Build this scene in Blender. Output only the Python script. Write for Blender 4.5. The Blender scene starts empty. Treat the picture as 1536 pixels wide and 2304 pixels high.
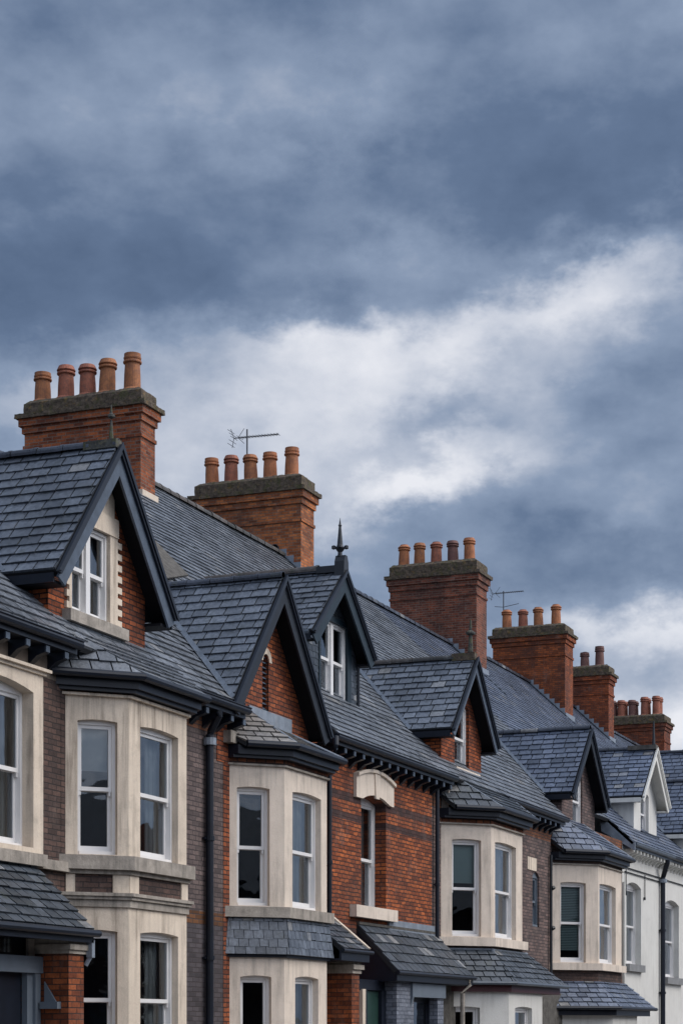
import bpy, bmesh, math, random
from mathutils import Vector
random.seed(7)
R = math.radians
scene = bpy.context.scene
COL = scene.collection

# ------------------------------------------------------------------ survey
# camera stands across the street; x runs along the street, y into the houses, z up
F, TH, CY, CZ, HOR = 4600.0, R(21.72), 13.7, 1.65, 2320.0
SN, CS = math.sin(TH), math.cos(TH)
def ray(u):
    t = (u - 768) / F
    return SN * t + CS, SN - CS * t
def XU(u, y):                      # x along the street of sight line u where it meets the plane y
    dx, dy = ray(u); return (y + CY) / dy * dx
def ZV(u, v, y):                   # height where it meets the plane y
    dx, dy = ray(u); return CZ + (HOR - v) / F * (y + CY) / dy
def YX(u, x):                      # y where it meets the cross plane x
    dx, dy = ray(u); return x / dx * dy - CY
def ZX(u, v, x):
    dx, dy = ray(u); return CZ + (HOR - v) / F * x / dx

# ------------------------------------------------------------------ mesh builder
class MB:
    def __init__(s): s.v = []; s.f = []; s.r = []; s.sm = []
    def poly(s, pts, rnd=0.5, smooth=False):
        i = len(s.v); s.v += [tuple(p) for p in pts]; s.f.append(tuple(range(i, i + len(pts)))); s.r.append(rnd); s.sm.append(smooth)
    def prism(s, base, d, rnd=0.5):           # base polygon swept by vector d
        base = [Vector(p) for p in base]; d = Vector(d); top = [p + d for p in base]
        n = Vector((0, 0, 0))
        for i in range(len(base)): n += (base[i] - base[0]).cross(base[(i + 1) % len(base)] - base[0])
        if n.dot(d) < 0: s.poly(base, rnd); s.poly(top[::-1], rnd); fl = False
        else: s.poly(base[::-1], rnd); s.poly(top, rnd); fl = True
        m = len(base)
        for i in range(m):
            j = (i + 1) % m
            q = [base[i], base[j], top[j], top[i]]
            s.poly(q if fl else q[::-1], rnd)
    def box(s, x0, x1, y0, y1, z0, z1, rnd=0.5):
        s.prism([(x0, y0, z0), (x1, y0, z0), (x1, y1, z0), (x0, y1, z0)], (0, 0, z1 - z0), rnd)
    def lbox(s, P, T, a0, a1, n0, n1, z0, z1, rnd=0.5):   # box in a wall's own axes
        N = (-T[1], T[0])
        q = lambda a, n: (P[0] + T[0] * a + N[0] * n, P[1] + T[1] * a + N[1] * n, z0)
        s.prism([q(a0, n0), q(a1, n0), q(a1, n1), q(a0, n1)], (0, 0, z1 - z0), rnd)
    def beam(s, a, b, w, h, up=(0, 0, 1), rnd=0.5):
        a = Vector(a); b = Vector(b); d = (b - a).normalized(); up = Vector(up)
        sd = d.cross(up).normalized(); uu = sd.cross(d).normalized()
        s.prism([a - sd * w / 2 - uu * h / 2, a + sd * w / 2 - uu * h / 2, a + sd * w / 2 + uu * h / 2, a - sd * w / 2 + uu * h / 2], b - a, rnd)
    def tube(s, path, r, n=10, caps=True, rnd=0.5):
        path = [Vector(p) for p in path]; rings = []
        rs = r if isinstance(r, (list, tuple)) else [r] * len(path)
        for i, p in enumerate(path):
            d = ((path[min(i + 1, len(path) - 1)] - path[max(i - 1, 0)])).normalized()
            up = Vector((0, 0, 1)) if abs(d.z) < 0.9 else Vector((1, 0, 0))
            a = d.cross(up).normalized(); b = a.cross(d)
            rings.append([p + (a * math.cos(2 * math.pi * k / n) + b * math.sin(2 * math.pi * k / n)) * rs[i] for k in range(n)])
        for i in range(len(rings) - 1):
            for k in range(n):
                l = (k + 1) % n
                s.poly([rings[i][l], rings[i][k], rings[i + 1][k], rings[i + 1][l]], rnd, True)
        if caps: s.poly(rings[0], rnd); s.poly(rings[-1][::-1], rnd)
    def lathe(s, c, prof, n=20, rnd=0.5, j=0.0):
        rings = []
        for (r, z) in prof:
            rings.append([Vector((c[0] + r * math.cos(2 * math.pi * k / n), c[1] + r * math.sin(2 * math.pi * k / n), c[2] + z)) for k in range(n)])
        for i in range(len(rings) - 1):
            for k in range(n):
                l = (k + 1) % n
                s.poly([rings[i][k], rings[i][l], rings[i + 1][l], rings[i + 1][k]], rnd, True)
    def build(s, name, mat, parent=None, bevel=0, fix=False):
        me = bpy.data.meshes.new(name)
        off = Vector((0, 0, 0))
        p = parent
        while p is not None: off += p.location; p = p.parent
        me.from_pydata([Vector(v) - off for v in s.v], [], s.f)
        me.validate()
        uv = me.uv_layers.new(name='UVMap')
        rn = me.attributes.new('rnd', 'FLOAT', 'FACE')
        if len(s.r) == len(me.polygons):
            rn.data.foreach_set('value', s.r)
            me.polygons.foreach_set('use_smooth', s.sm)
        for po in me.polygons:
            n = po.normal
            if abs(n.z) > 0.995: h = Vector((1, 0, 0))
            else: h = Vector((-n.y, n.x, 0)).normalized()
            vv = n.cross(h)
            if abs(n.z) <= 0.995 and vv.z < 0: vv = -vv
            if abs(n.z) <= 0.02: vv = Vector((0, 0, 1))
            for li in po.loop_indices:
                q = me.vertices[me.loops[li].vertex_index].co + off
                uv.data[li].uv = (q.dot(h), q.dot(vv))
        me.materials.append(mat)
        o = bpy.data.objects.new(name, me); COL.objects.link(o)
        if parent: o.parent = parent
        if bevel:
            m = o.modifiers.new('soft', 'BEVEL'); m.width = bevel; m.segments = 1; m.limit_method = 'ANGLE'
        return o

def tag(o, label=None, cat=None, group=None, kind=None):
    if label: o['label'] = label
    if cat: o['category'] = cat
    if group: o['group'] = group
    if kind: o['kind'] = kind
    return o
def thing(name, loc, label, cat, group=None):
    o = bpy.data.objects.new(name, None); COL.objects.link(o); o.location = loc; o.empty_display_size = 0.2
    return tag(o, label, cat, group)

# ------------------------------------------------------------------ materials
def newmat(name):
    m = bpy.data.materials.new(name); m.use_nodes = True; nt = m.node_tree
    return m, nt, nt.nodes['Principled BSDF']
def nd(nt, t, **kw):
    n = nt.nodes.new(t)
    for k, v in kw.items():
        if k in n.inputs.keys() if hasattr(n.inputs, 'keys') else False: n.inputs[k].default_value = v
        else: setattr(n, k, v)
    return n
def c4(c): return (c[0], c[1], c[2], 1)
def mixc(nt, fac, a, b, mode='MIX'):
    n = nt.nodes.new('ShaderNodeMix'); n.data_type = 'RGBA'; n.blend_type = mode
    for sock, val in ((n.inputs['Factor'], fac), (n.inputs[6], a), (n.inputs[7], b)):
        if hasattr(val, 'links'): nt.links.new(val, sock)
        elif isinstance(val, (int, float)): sock.default_value = val
        else: sock.default_value = c4(val)
    return n.outputs[2]
def math_(nt, op, a, b=0.5, c=None, clamp=False):
    n = nt.nodes.new('ShaderNodeMath'); n.operation = op; n.use_clamp = clamp
    for i, val in enumerate((a, b, c)):
        if val is None: continue
        if hasattr(val, 'links'): nt.links.new(val, n.inputs[i])
        else: n.inputs[i].default_value = val
    return n.outputs[0]
def noise(nt, vec, scale, detail=4, rough=0.55, dist=0):
    n = nt.nodes.new('ShaderNodeTexNoise'); n.inputs['Scale'].default_value = scale; n.inputs['Detail'].default_value = detail
    n.inputs['Roughness'].default_value = rough; n.inputs['Distortion'].default_value = dist
    if vec is not None: nt.links.new(vec, n.inputs['Vector'])
    return n
def ramp(nt, fac, stops, interp='LINEAR'):
    n = nt.nodes.new('ShaderNodeValToRGB'); n.color_ramp.interpolation = interp
    el = n.color_ramp.elements
    while len(el) < len(stops): el.new(0.5)
    for e, (p, c) in zip(el, stops):
        e.position = p; e.color = c4(c) if isinstance(c, (tuple, list)) else (c, c, c, 1)
    nt.links.new(fac, n.inputs['Fac']); return n.outputs['Color']
def world_pos(nt):
    g = nt.nodes.new('ShaderNodeNewGeometry'); return g.outputs['Position']
def scaled(nt, vec, s, add=(0, 0, 0)):
    m = nt.nodes.new('ShaderNodeMapping'); m.inputs['Scale'].default_value = s; m.inputs['Location'].default_value = add
    nt.links.new(vec, m.inputs['Vector']); return m.outputs['Vector']
def bump(nt, h, dist, strength=1.0, bsdf=None):
    b = nt.nodes.new('ShaderNodeBump'); b.inputs['Distance'].default_value = dist; b.inputs['Strength'].default_value = strength
    nt.links.new(h, b.inputs['Height'])
    if bsdf: nt.links.new(b.outputs['Normal'], bsdf.inputs['Normal'])
    return b

def mat_plain(name, col, rough=0.6, var=0.25, vscale=3.0, streak=0.0, spec=0.5, bumpd=0.0, dirt=(0.1, 0.09, 0.08)):
    m, nt, b = newmat(name)
    pos = world_pos(nt)
    n1 = noise(nt, pos, vscale, 6, 0.6)
    lo = tuple(c * (1 - var) for c in col); hi = tuple(min(1, c * (1 + var * 0.6)) for c in col)
    base = ramp(nt, n1.outputs['Fac'], [(0.3, lo), (0.7, hi)])
    if streak:
        n2 = noise(nt, scaled(nt, pos, (9, 9, 0.7)), 1.0, 5, 0.65)
        n3 = noise(nt, scaled(nt, pos, (1, 1, 1), (5, 3, 1)), 0.9, 3)
        f = math_(nt, 'MULTIPLY', ramp(nt, n2.outputs['Fac'], [(0.46, 0.0), (0.74, 1.0)]), ramp(nt, n3.outputs['Fac'], [(0.40, 0.2), (0.58, 1.0)]))
        base = mixc(nt, math_(nt, 'MULTIPLY', f, streak), base, dirt)
        n4 = noise(nt, pos, 60, 3)
        base = mixc(nt, 0.22, base, mixc(nt, n4.outputs['Fac'], (0.0, 0.0, 0.0), (1, 1, 1)), 'OVERLAY')
    if streak:
        n5_ = noise(nt, scaled(nt, pos, (1, 1, 1), (2, 9, 6)), 3.5, 7, 0.7)
        base = mixc(nt, math_(nt, 'MULTIPLY', ramp(nt, n5_.outputs['Fac'], [(0.54, 0.0), (0.72, 1.0)]), 0.45 * streak), base, tuple(c * 0.45 for c in col))
    nt.links.new(base, b.inputs['Base Color'])
    b.inputs['Roughness'].default_value = rough; b.inputs['Specular IOR Level'].default_value = spec
    if bumpd:
        n5 = noise(nt, pos, 35, 5, 0.6); bump(nt, n5.outputs['Fac'], bumpd, 1, b)
    return m

def mat_brick(name, c1, c2, mortar, scale=1.0, bw=0.225, bh=0.075, ms=0.009, blotch=0.5, dark=(0.03, 0.025, 0.025), bands=None, soot=0.4, wob=0.012, lichen=0.0):
    m, nt, b = newmat(name)
    uvn = nt.nodes.new('ShaderNodeUVMap'); uvn.uv_map = 'UVMap'
    pos = world_pos(nt)
    nz = noise(nt, pos, 7, 2)
    off = nt.nodes.new('ShaderNodeVectorMath'); off.operation = 'SCALE'; off.inputs['Scale'].default_value = wob
    sub = nt.nodes.new('ShaderNodeVectorMath'); sub.operation = 'SUBTRACT'; sub.inputs[1].default_value = (0.5, 0.5, 0.5)
    nt.links.new(nz.outputs['Color'], sub.inputs[0]); nt.links.new(sub.outputs[0], off.inputs[0])
    nz2 = noise(nt, pos, 40, 2)
    off2 = nt.nodes.new('ShaderNodeVectorMath'); off2.operation = 'SCALE'; off2.inputs['Scale'].default_value = wob * 0.9
    sub2 = nt.nodes.new('ShaderNodeVectorMath'); sub2.operation = 'SUBTRACT'; sub2.inputs[1].default_value = (0.5, 0.5, 0.5)
    nt.links.new(nz2.outputs['Color'], sub2.inputs[0]); nt.links.new(sub2.outputs[0], off2.inputs[0])
    add = nt.nodes.new('ShaderNodeVectorMath'); nt.links.new(uvn.outputs[0], add.inputs[0]); nt.links.new(off.outputs[0], add.inputs[1])
    add2 = nt.nodes.new('ShaderNodeVectorMath'); nt.links.new(add.outputs[0], add2.inputs[0]); nt.links.new(off2.outputs[0], add2.inputs[1])
    bt = nt.nodes.new('ShaderNodeTexBrick')
    nt.links.new(add2.outputs[0], bt.inputs['Vector'])
    bt.inputs['Scale'].default_value = scale
    bt.inputs['Brick Width'].default_value = bw; bt.inputs['Row Height'].default_value = bh
    bt.inputs['Mortar Size'].default_value = ms; bt.inputs['Mortar Smooth'].default_value = 0.35; bt.inputs['Bias'].default_value = 0.0
    bt.inputs['Color1'].default_value = (0, 0, 0, 1); bt.inputs['Color2'].default_value = (1, 1, 1, 1); bt.inputs['Mortar'].default_value = (0.5, 0.5, 0.5, 1)
    sp = nt.nodes.new('ShaderNodeSeparateColor'); nt.links.new(bt.outputs['Color'], sp.inputs[0])
    v = sp.outputs[0]
    colr = ramp(nt, v, [(0.0, tuple(a * 0.62 for a in c2)), (0.10, tuple(a * 0.85 for a in c2)), (0.35, c2), (0.75, c1), (1.0, tuple(min(1, a * 1.15) for a in c1))])
    n1 = noise(nt, pos, 24, 4)
    colr = mixc(nt, 0.35, colr, ramp(nt, n1.outputs['Fac'], [(0.3, 0.1), (0.7, 0.9)]), 'OVERLAY')
    if bands:
        sx = nt.nodes.new('ShaderNodeSeparateXYZ'); nt.links.new(pos, sx.inputs[0])
        for (z0, z1, cc) in bands:
            f = math_(nt, 'MULTIPLY', math_(nt, 'GREATER_THAN', sx.outputs[2], z0), math_(nt, 'LESS_THAN', sx.outputs[2], z1))
            colr = mixc(nt, math_(nt, 'MULTIPLY', f, 0.92), colr, mixc(nt, v, tuple(a * 0.7 for a in cc), tuple(a * 1.3 for a in cc)))
    colr = mixc(nt, bt.outputs['Fac'], colr, mortar)
    n2 = noise(nt, pos, 1.1, 5, 0.6)
    colr = mixc(nt, math_(nt, 'MULTIPLY', ramp(nt, n2.outputs['Fac'], [(0.38, 0.0), (0.68, 1.0)]), soot * 1.35), colr, dark)
    n3 = noise(nt, scaled(nt, pos, (1, 1, 1), (9, 2, 4)), 5, 5, 0.7)
    colr = mixc(nt, math_(nt, 'MULTIPLY', ramp(nt, n3.outputs['Fac'], [(0.5, 0.0), (0.75, 1.0)]), blotch), colr, tuple(a * 0.35 for a in c2))
    n8 = noise(nt, scaled(nt, pos, (1, 1, 0.5), (21, 3, 4)), 2.2, 6, 0.7)
    colr = mixc(nt, math_(nt, 'MULTIPLY', ramp(nt, n8.outputs['Fac'], [(0.56, 0.0), (0.74, 1.0)]), 0.28), colr, (0.26, 0.20, 0.17))
    if lichen:
        n4 = noise(nt, scaled(nt, pos, (1, 1, 1), (2, 8, 4)), 9, 5, 0.7)
        colr = mixc(nt, math_(nt, 'MULTIPLY', ramp(nt, n4.outputs['Fac'], [(0.56, 0.0), (0.66, 1.0)]), lichen), colr, (0.30, 0.26, 0.22))
    nt.links.new(colr, b.inputs['Base Color'])
    b.inputs['Roughness'].default_value = 0.9; b.inputs['Specular IOR Level'].default_value = 0.25
    h = math_(nt, 'SUBTRACT', math_(nt, 'MULTIPLY', n1.outputs['Fac'], 0.5), bt.outputs['Fac'])
    bump(nt, h, 0.008, 0.8, b)
    return m

def mat_slate(name, lo, hi, rough=0.36, lichen=0.3, moss=0.0, warm=0.0):
    m, nt, b = newmat(name)
    at = nt.nodes.new('ShaderNodeAttribute'); at.attribute_name = 'rnd'
    pos = world_pos(nt)
    col = ramp(nt, at.outputs['Fac'], [(0.0, tuple(c * 0.72 for c in lo)), (0.12, lo), (0.86, hi), (0.955, tuple(c * 1.12 for c in hi)), (0.975, (0.19, 0.195, 0.20)), (1.0, (0.16, 0.155, 0.15))])
    n1 = noise(nt, pos, 16, 6, 0.68)
    col = mixc(nt, 0.55, col, ramp(nt, n1.outputs['Fac'], [(0.3, 0.12), (0.7, 0.88)]), 'OVERLAY')
    n2 = noise(nt, scaled(nt, pos, (1, 1, 1), (3, 7, 1)), 2.3, 6, 0.75)
    col = mixc(nt, math_(nt, 'MULTIPLY', ramp(nt, n2.outputs['Fac'], [(0.55, 0.0), (0.68, 1.0)]), lichen), col, (0.16, 0.165, 0.17))
    n3 = noise(nt, scaled(nt, pos, (1, 1, 1), (13, 7, 1)), 4.0, 6, 0.8)
    col = mixc(nt, math_(nt, 'MULTIPLY', ramp(nt, n3.outputs['Fac'], [(0.56, 0.0), (0.64, 1.0)]), 0.45 + moss), col, (0.036, 0.042, 0.030))
    n6 = noise(nt, scaled(nt, pos, (1, 1, 1), (31, 7, 1)), 0.9, 5, 0.6)
    col = mixc(nt, 0.6, col, ramp(nt, n6.outputs['Fac'], [(0.32, 0.22), (0.68, 0.78)]), 'OVERLAY')
    n7 = noise(nt, scaled(nt, pos, (1, 1, 1), (3, 17, 5)), 28, 3, 0.6)
    col = mixc(nt, math_(nt, 'MULTIPLY', ramp(nt, n7.outputs['Fac'], [(0.68, 0.0), (0.74, 1.0)]), 0.5), col, (0.24, 0.24, 0.22))
    if warm:
        n4 = noise(nt, pos, 3, 4)
        col = mixc(nt, math_(nt, 'MULTIPLY', ramp(nt, n4.outputs['Fac'], [(0.4, 0.2), (0.6, 1.0)]), warm), col, (0.20, 0.18, 0.16))
    nt.links.new(col, b.inputs['Base Color'])
    b.inputs['Specular IOR Level'].default_value = 0.5
    rr = ramp(nt, n1.outputs['Fac'], [(0.3, rough - 0.1), (0.7, rough + 0.16)])
    nt.links.new(rr, b.inputs['Roughness'])
    bump(nt, n1.outputs['Fac'], 0.006, 0.7, b)
    return m

def mat_moss(name, base, l1, l2, amt=0.6):
    m, nt, b = newmat(name); pos = world_pos(nt)
    n0 = noise(nt, pos, 12, 6, 0.7); n1 = noise(nt, scaled(nt, pos, (1, 1, 1), (4, 1, 9)), 5, 6, 0.75); n2 = noise(nt, scaled(nt, pos, (1, 1, 1), (1, 9, 2)), 7, 6, 0.75)
    col = ramp(nt, n0.outputs['Fac'], [(0.3, tuple(c * 0.3 for c in base)), (0.7, tuple(c * 1.7 for c in base))])
    col = mixc(nt, math_(nt, 'MULTIPLY', ramp(nt, n1.outputs['Fac'], [(0.5, 0.0), (0.6, 1.0)]), amt), col, l1)
    col = mixc(nt, math_(nt, 'MULTIPLY', ramp(nt, n2.outputs['Fac'], [(0.56, 0.0), (0.64, 1.0)]), amt), col, l2)
    nt.links.new(col, b.inputs['Base Color']); b.inputs['Roughness'].default_value = 0.95
    bump(nt, n0.outputs['Fac'], 0.03, 0.8, b)
    return m

M = {}
WORN = bpy.data.textures.new('worn', 'CLOUDS'); WORN.noise_scale = 0.12; WORN.noise_depth = 3
M['slate'] = mat_slate('slate', (0.082, 0.095, 0.117), (0.118, 0.135, 0.163))
M['slate_blue'] = mat_slate('slate_blue', (0.074, 0.092, 0.132), (0.106, 0.128, 0.178), lichen=0.15)
M['slate_old'] = mat_slate('slate_old', (0.096, 0.107, 0.124), (0.142, 0.156, 0.177), rough=0.34, lichen=0.5)  # lichen raised so it also paints the pale streaky sheen of main roofs
M['slate_pale'] = mat_slate('slate_pale', (0.11, 0.11, 0.11), (0.22, 0.21, 0.20), rough=0.5, lichen=0.5, warm=0.5)
M['slate_dark'] = mat_slate('slate_dark', (0.030, 0.038, 0.048), (0.052, 0.062, 0.076), lichen=0.08, moss=0.1)
M['felt'] = mat_plain('roof_felt', (0.012, 0.013, 0.016), 0.9)
M['navy'] = mat_plain('navy_paint', (0.006, 0.009, 0.017), 0.42, 0.3, 5, spec=0.35)
M['board'] = mat_plain('blue_grey_board', (0.060, 0.080, 0.110), 0.5, 0.3, 6)
M['board_dark'] = mat_plain('dark_board', (0.011, 0.015, 0.022), 0.5, 0.3, 6, spec=0.3)
M['soffit'] = mat_plain('soffit_black', (0.005, 0.006, 0.009), 0.7, 0.3, 6, spec=0.2)
M['board_teal'] = mat_plain('teal_board', (0.010, 0.022, 0.032), 0.5, 0.3, 6, spec=0.35)
M['cream'] = mat_plain('cream_paint', (0.66, 0.64, 0.58), 0.5, 0.12, 3, 0.25)
M['white'] = mat_plain('white_frame', (0.72, 0.70, 0.68), 0.35, 0.06, 4)
M['stone'] = mat_plain('painted_stone', (0.64, 0.54, 0.43), 0.8, 0.14, 2.2, 0.9, 0.3, 0.003, (0.17, 0.13, 0.10))
M['stone_pale'] = mat_plain('pale_stone', (0.68, 0.58, 0.48), 0.8, 0.12, 2.2, 0.7, 0.3, 0.003, (0.2, 0.17, 0.14))
M['sill'] = mat_plain('weathered_sill', (0.34, 0.30, 0.255), 0.85, 0.35, 5, 0.8, 0.3, 0.006, (0.07, 0.065, 0.055))
M['render'] = mat_plain('white_render', (0.60, 0.585, 0.545), 0.85, 0.08, 1.2, 0.4, 0.3, 0.004, (0.26, 0.24, 0.2))
M['render_brown'] = mat_plain('stained_render', (0.13, 0.105, 0.085), 0.9, 0.4, 1.6, 0.6, 0.2, 0.004, (0.05, 0.04, 0.03))
M['lead'] = mat_plain('lead', (0.20, 0.23, 0.27), 0.45, 0.3, 6, 0.3, 0.5, 0.003, (0.3, 0.3, 0.3))
M['lead_dark'] = mat_plain('lead_dark', (0.075, 0.092, 0.115), 0.45, 0.3, 6)
M['cement'] = mat_plain('cement', (0.105, 0.098, 0.088), 0.95, 0.45, 7, 0.5, 0.2, 0.01, (0.07, 0.06, 0.05))
M['iron'] = mat_plain('black_iron', (0.012, 0.014, 0.018), 0.45, 0.2)
M['metal'] = mat_plain('aerial_metal', (0.06, 0.065, 0.075), 0.4, 0.2)
M['bluegrey'] = mat_plain('blue_grey_frame', (0.12, 0.145, 0.175), 0.5, 0.12, 4)
M['green_door'] = mat_plain('green_door', (0.02, 0.05, 0.04), 0.3, 0.2)
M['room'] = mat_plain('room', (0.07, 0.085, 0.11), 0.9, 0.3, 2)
M['curtain'] = mat_plain('curtain', (0.42, 0.40, 0.38), 0.9, 0.1)
M['blind'] = mat_plain('blind', (0.38, 0.43, 0.38), 0.8, 0.05)
M['moss_cap'] = mat_moss('mossy_cap', (0.085, 0.064, 0.046), (0.062, 0.062, 0.020), (0.20, 0.12, 0.04), 0.7)
M['moss_grey'] = mat_moss('grey_cap', (0.12, 0.11, 0.095), (0.05, 0.06, 0.03), (0.22, 0.21, 0.19), 0.5)
M['moss_ridge'] = mat_moss('mossy_ridge', (0.06, 0.06, 0.055), (0.10, 0.10, 0.03), (0.15, 0.13, 0.08), 0.6)
M['ridge'] = mat_slate('ridge_tile', (0.028, 0.032, 0.045), (0.048, 0.054, 0.07), 0.32, lichen=0.12)
M['ridge_moss'] = mat_slate('ridge_tile_mossy', (0.03, 0.03, 0.03), (0.065, 0.055, 0.05), 0.7, lichen=0.5, moss=0.5)
M['br_brown'] = mat_brick('brown_brick', (0.115, 0.070, 0.056), (0.085, 0.056, 0.048), (0.042, 0.034, 0.032), blotch=0.3)
M['br_purple'] = mat_brick('purple_brick', (0.160, 0.118, 0.108), (0.118, 0.090, 0.086), (0.062, 0.050, 0.050), blotch=0.2,
    bands=[(3.30, 3.50, (0.15, 0.060, 0.020)), (0, 3.30, (0.075, 0.066, 0.072)), (6.30, 6.62, (0.17, 0.062, 0.026))])
M['br_purple_b'] = mat_brick('purple_brick_b', (0.185, 0.125, 0.110), (0.130, 0.095, 0.088), (0.06, 0.05, 0.05), blotch=0.2,
    bands=[(2.85, 3.1, (0.20, 0.075, 0.028)), (6.25, 6.9, (0.19, 0.07, 0.03))])
M['br_red'] = mat_brick('red_brick', (0.40, 0.108, 0.034), (0.25, 0.066, 0.026), (0.045, 0.024, 0.020), ms=0.012, blotch=0.65, wob=0.035,
    bands=[(5.50, 5.64, (0.05, 0.032, 0.032)), (5.86, 6.0, (0.05, 0.032, 0.032)), (3.42, 3.54, (0.06, 0.035, 0.03))])
M['br_gable'] = mat_brick('gable_brick', (0.37, 0.102, 0.036), (0.25, 0.066, 0.027), (0.042, 0.024, 0.02), ms=0.011, blotch=0.3, wob=0.026)
M['br_dormer'] = mat_brick('dormer_brick', (0.33, 0.085, 0.028), (0.20, 0.052, 0.02), (0.03, 0.018, 0.016), ms=0.011, blotch=0.3, wob=0.02)
M['br_porch'] = mat_brick('porch_brick', (0.27, 0.075, 0.026), (0.17, 0.045, 0.018), (0.05, 0.028, 0.022), ms=0.008)
M['br_blue'] = mat_brick('blue_grey_brick', (0.17, 0.185, 0.22), (0.15, 0.165, 0.20), (0.06, 0.07, 0.09), ms=0.007, blotch=0.1, soot=0.1, dark=(0.12, 0.13, 0.16))
M['br_trim'] = mat_brick('trim_brick', (0.24, 0.075, 0.030), (0.14, 0.045, 0.02), (0.03, 0.02, 0.018), bw=0.16, bh=0.11, ms=0.014)
ch = [((0.38, 0.105, 0.036), (0.23, 0.060, 0.024), (0.22, 0.165, 0.13)), ((0.46, 0.150, 0.050), (0.28, 0.085, 0.032), (0.20, 0.14, 0.10)),
      ((0.235, 0.068, 0.036), (0.155, 0.046, 0.028), (0.22, 0.16, 0.12)), ((0.33, 0.085, 0.025), (0.23, 0.060, 0.021), (0.10, 0.05, 0.035)),
      ((0.30, 0.076, 0.026), (0.21, 0.054, 0.022), (0.10, 0.05, 0.035)), ((0.27, 0.070, 0.028), (0.18, 0.048, 0.022), (0.08, 0.045, 0.03))]
M['chim'] = [mat_brick('chimney_brick_%s' % 'abcdef'[i], a, b_, c_, ms=0.009, blotch=0.45, lichen=0.25 if i == 2 else 0.1, soot=0.45) for i, (a, b_, c_) in enumerate(ch)]
def mat_pot(name, c, stain):
    m, nt, b = newmat(name); pos = world_pos(nt)
    at = nt.nodes.new('ShaderNodeTexCoord')
    n1 = noise(nt, pos, 6, 5, 0.65); n2 = noise(nt, pos, 22, 5, 0.7)
    col = ramp(nt, n1.outputs['Fac'], [(0.3, tuple(x * 0.62 for x in c)), (0.65, c)])
    col = mixc(nt, math_(nt, 'MULTIPLY', ramp(nt, n2.outputs['Fac'], [(0.46, 0.0), (0.66, 1.0)]), stain), col, (0.085, 0.05, 0.04))
    n3 = noise(nt, scaled(nt, pos, (4, 4, 1.2), (7, 1, 3)), 3, 5, 0.7)
    col = mixc(nt, math_(nt, 'MULTIPLY', ramp(nt, n3.outputs['Fac'], [(0.5, 0.0), (0.65, 1.0)]), 0.55), col, (0.13, 0.055, 0.04))
    nt.links.new(col, b.inputs['Base Color']); b.inputs['Roughness'].default_value = 0.75
    bump(nt, n2.outputs['Fac'], 0.004, 0.6, b); return m
M['pots'] = [mat_pot('terracotta_a', (0.40, 0.150, 0.055), 0.5), mat_pot('terracotta_b', (0.36, 0.115, 0.062), 0.6), mat_pot('terracotta_c', (0.45, 0.16, 0.06), 0.3), mat_pot('terracotta_d', (0.17, 0.075, 0.062), 0.6)]
def mat_glass():
    m, nt, b = newmat('window_glass'); nt.nodes.remove(b)
    out = nt.nodes['Material Output']
    tr = nt.nodes.new('ShaderNodeBsdfTransparent'); tr.inputs['Color'].default_value = (0.70, 0.78, 0.82, 1)
    gl = nt.nodes.new('ShaderNodeBsdfGlossy'); gl.inputs['Roughness'].default_value = 0.02; gl.inputs['Color'].default_value = (0.9, 0.95, 1, 1)
    fr = nt.nodes.new('ShaderNodeFresnel'); fr.inputs['IOR'].default_value = 1.55
    pos = world_pos(nt); nn = noise(nt, pos, 1.7, 2); bm = bump(nt, nn.outputs['Fac'], 0.02, 0.35)
    nt.links.new(bm.outputs['Normal'], gl.inputs['Normal'])
    mx = nt.nodes.new('ShaderNodeMixShader'); nt.links.new(math_(nt, 'MULTIPLY', fr.outputs[0], 1.7, clamp=True), mx.inputs[0])
    nt.links.new(tr.outputs[0], mx.inputs[1]); nt.links.new(gl.outputs[0], mx.inputs[2]); nt.links.new(mx.outputs[0], out.inputs['Surface'])
    return m
M['glass'] = mat_glass()

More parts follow.
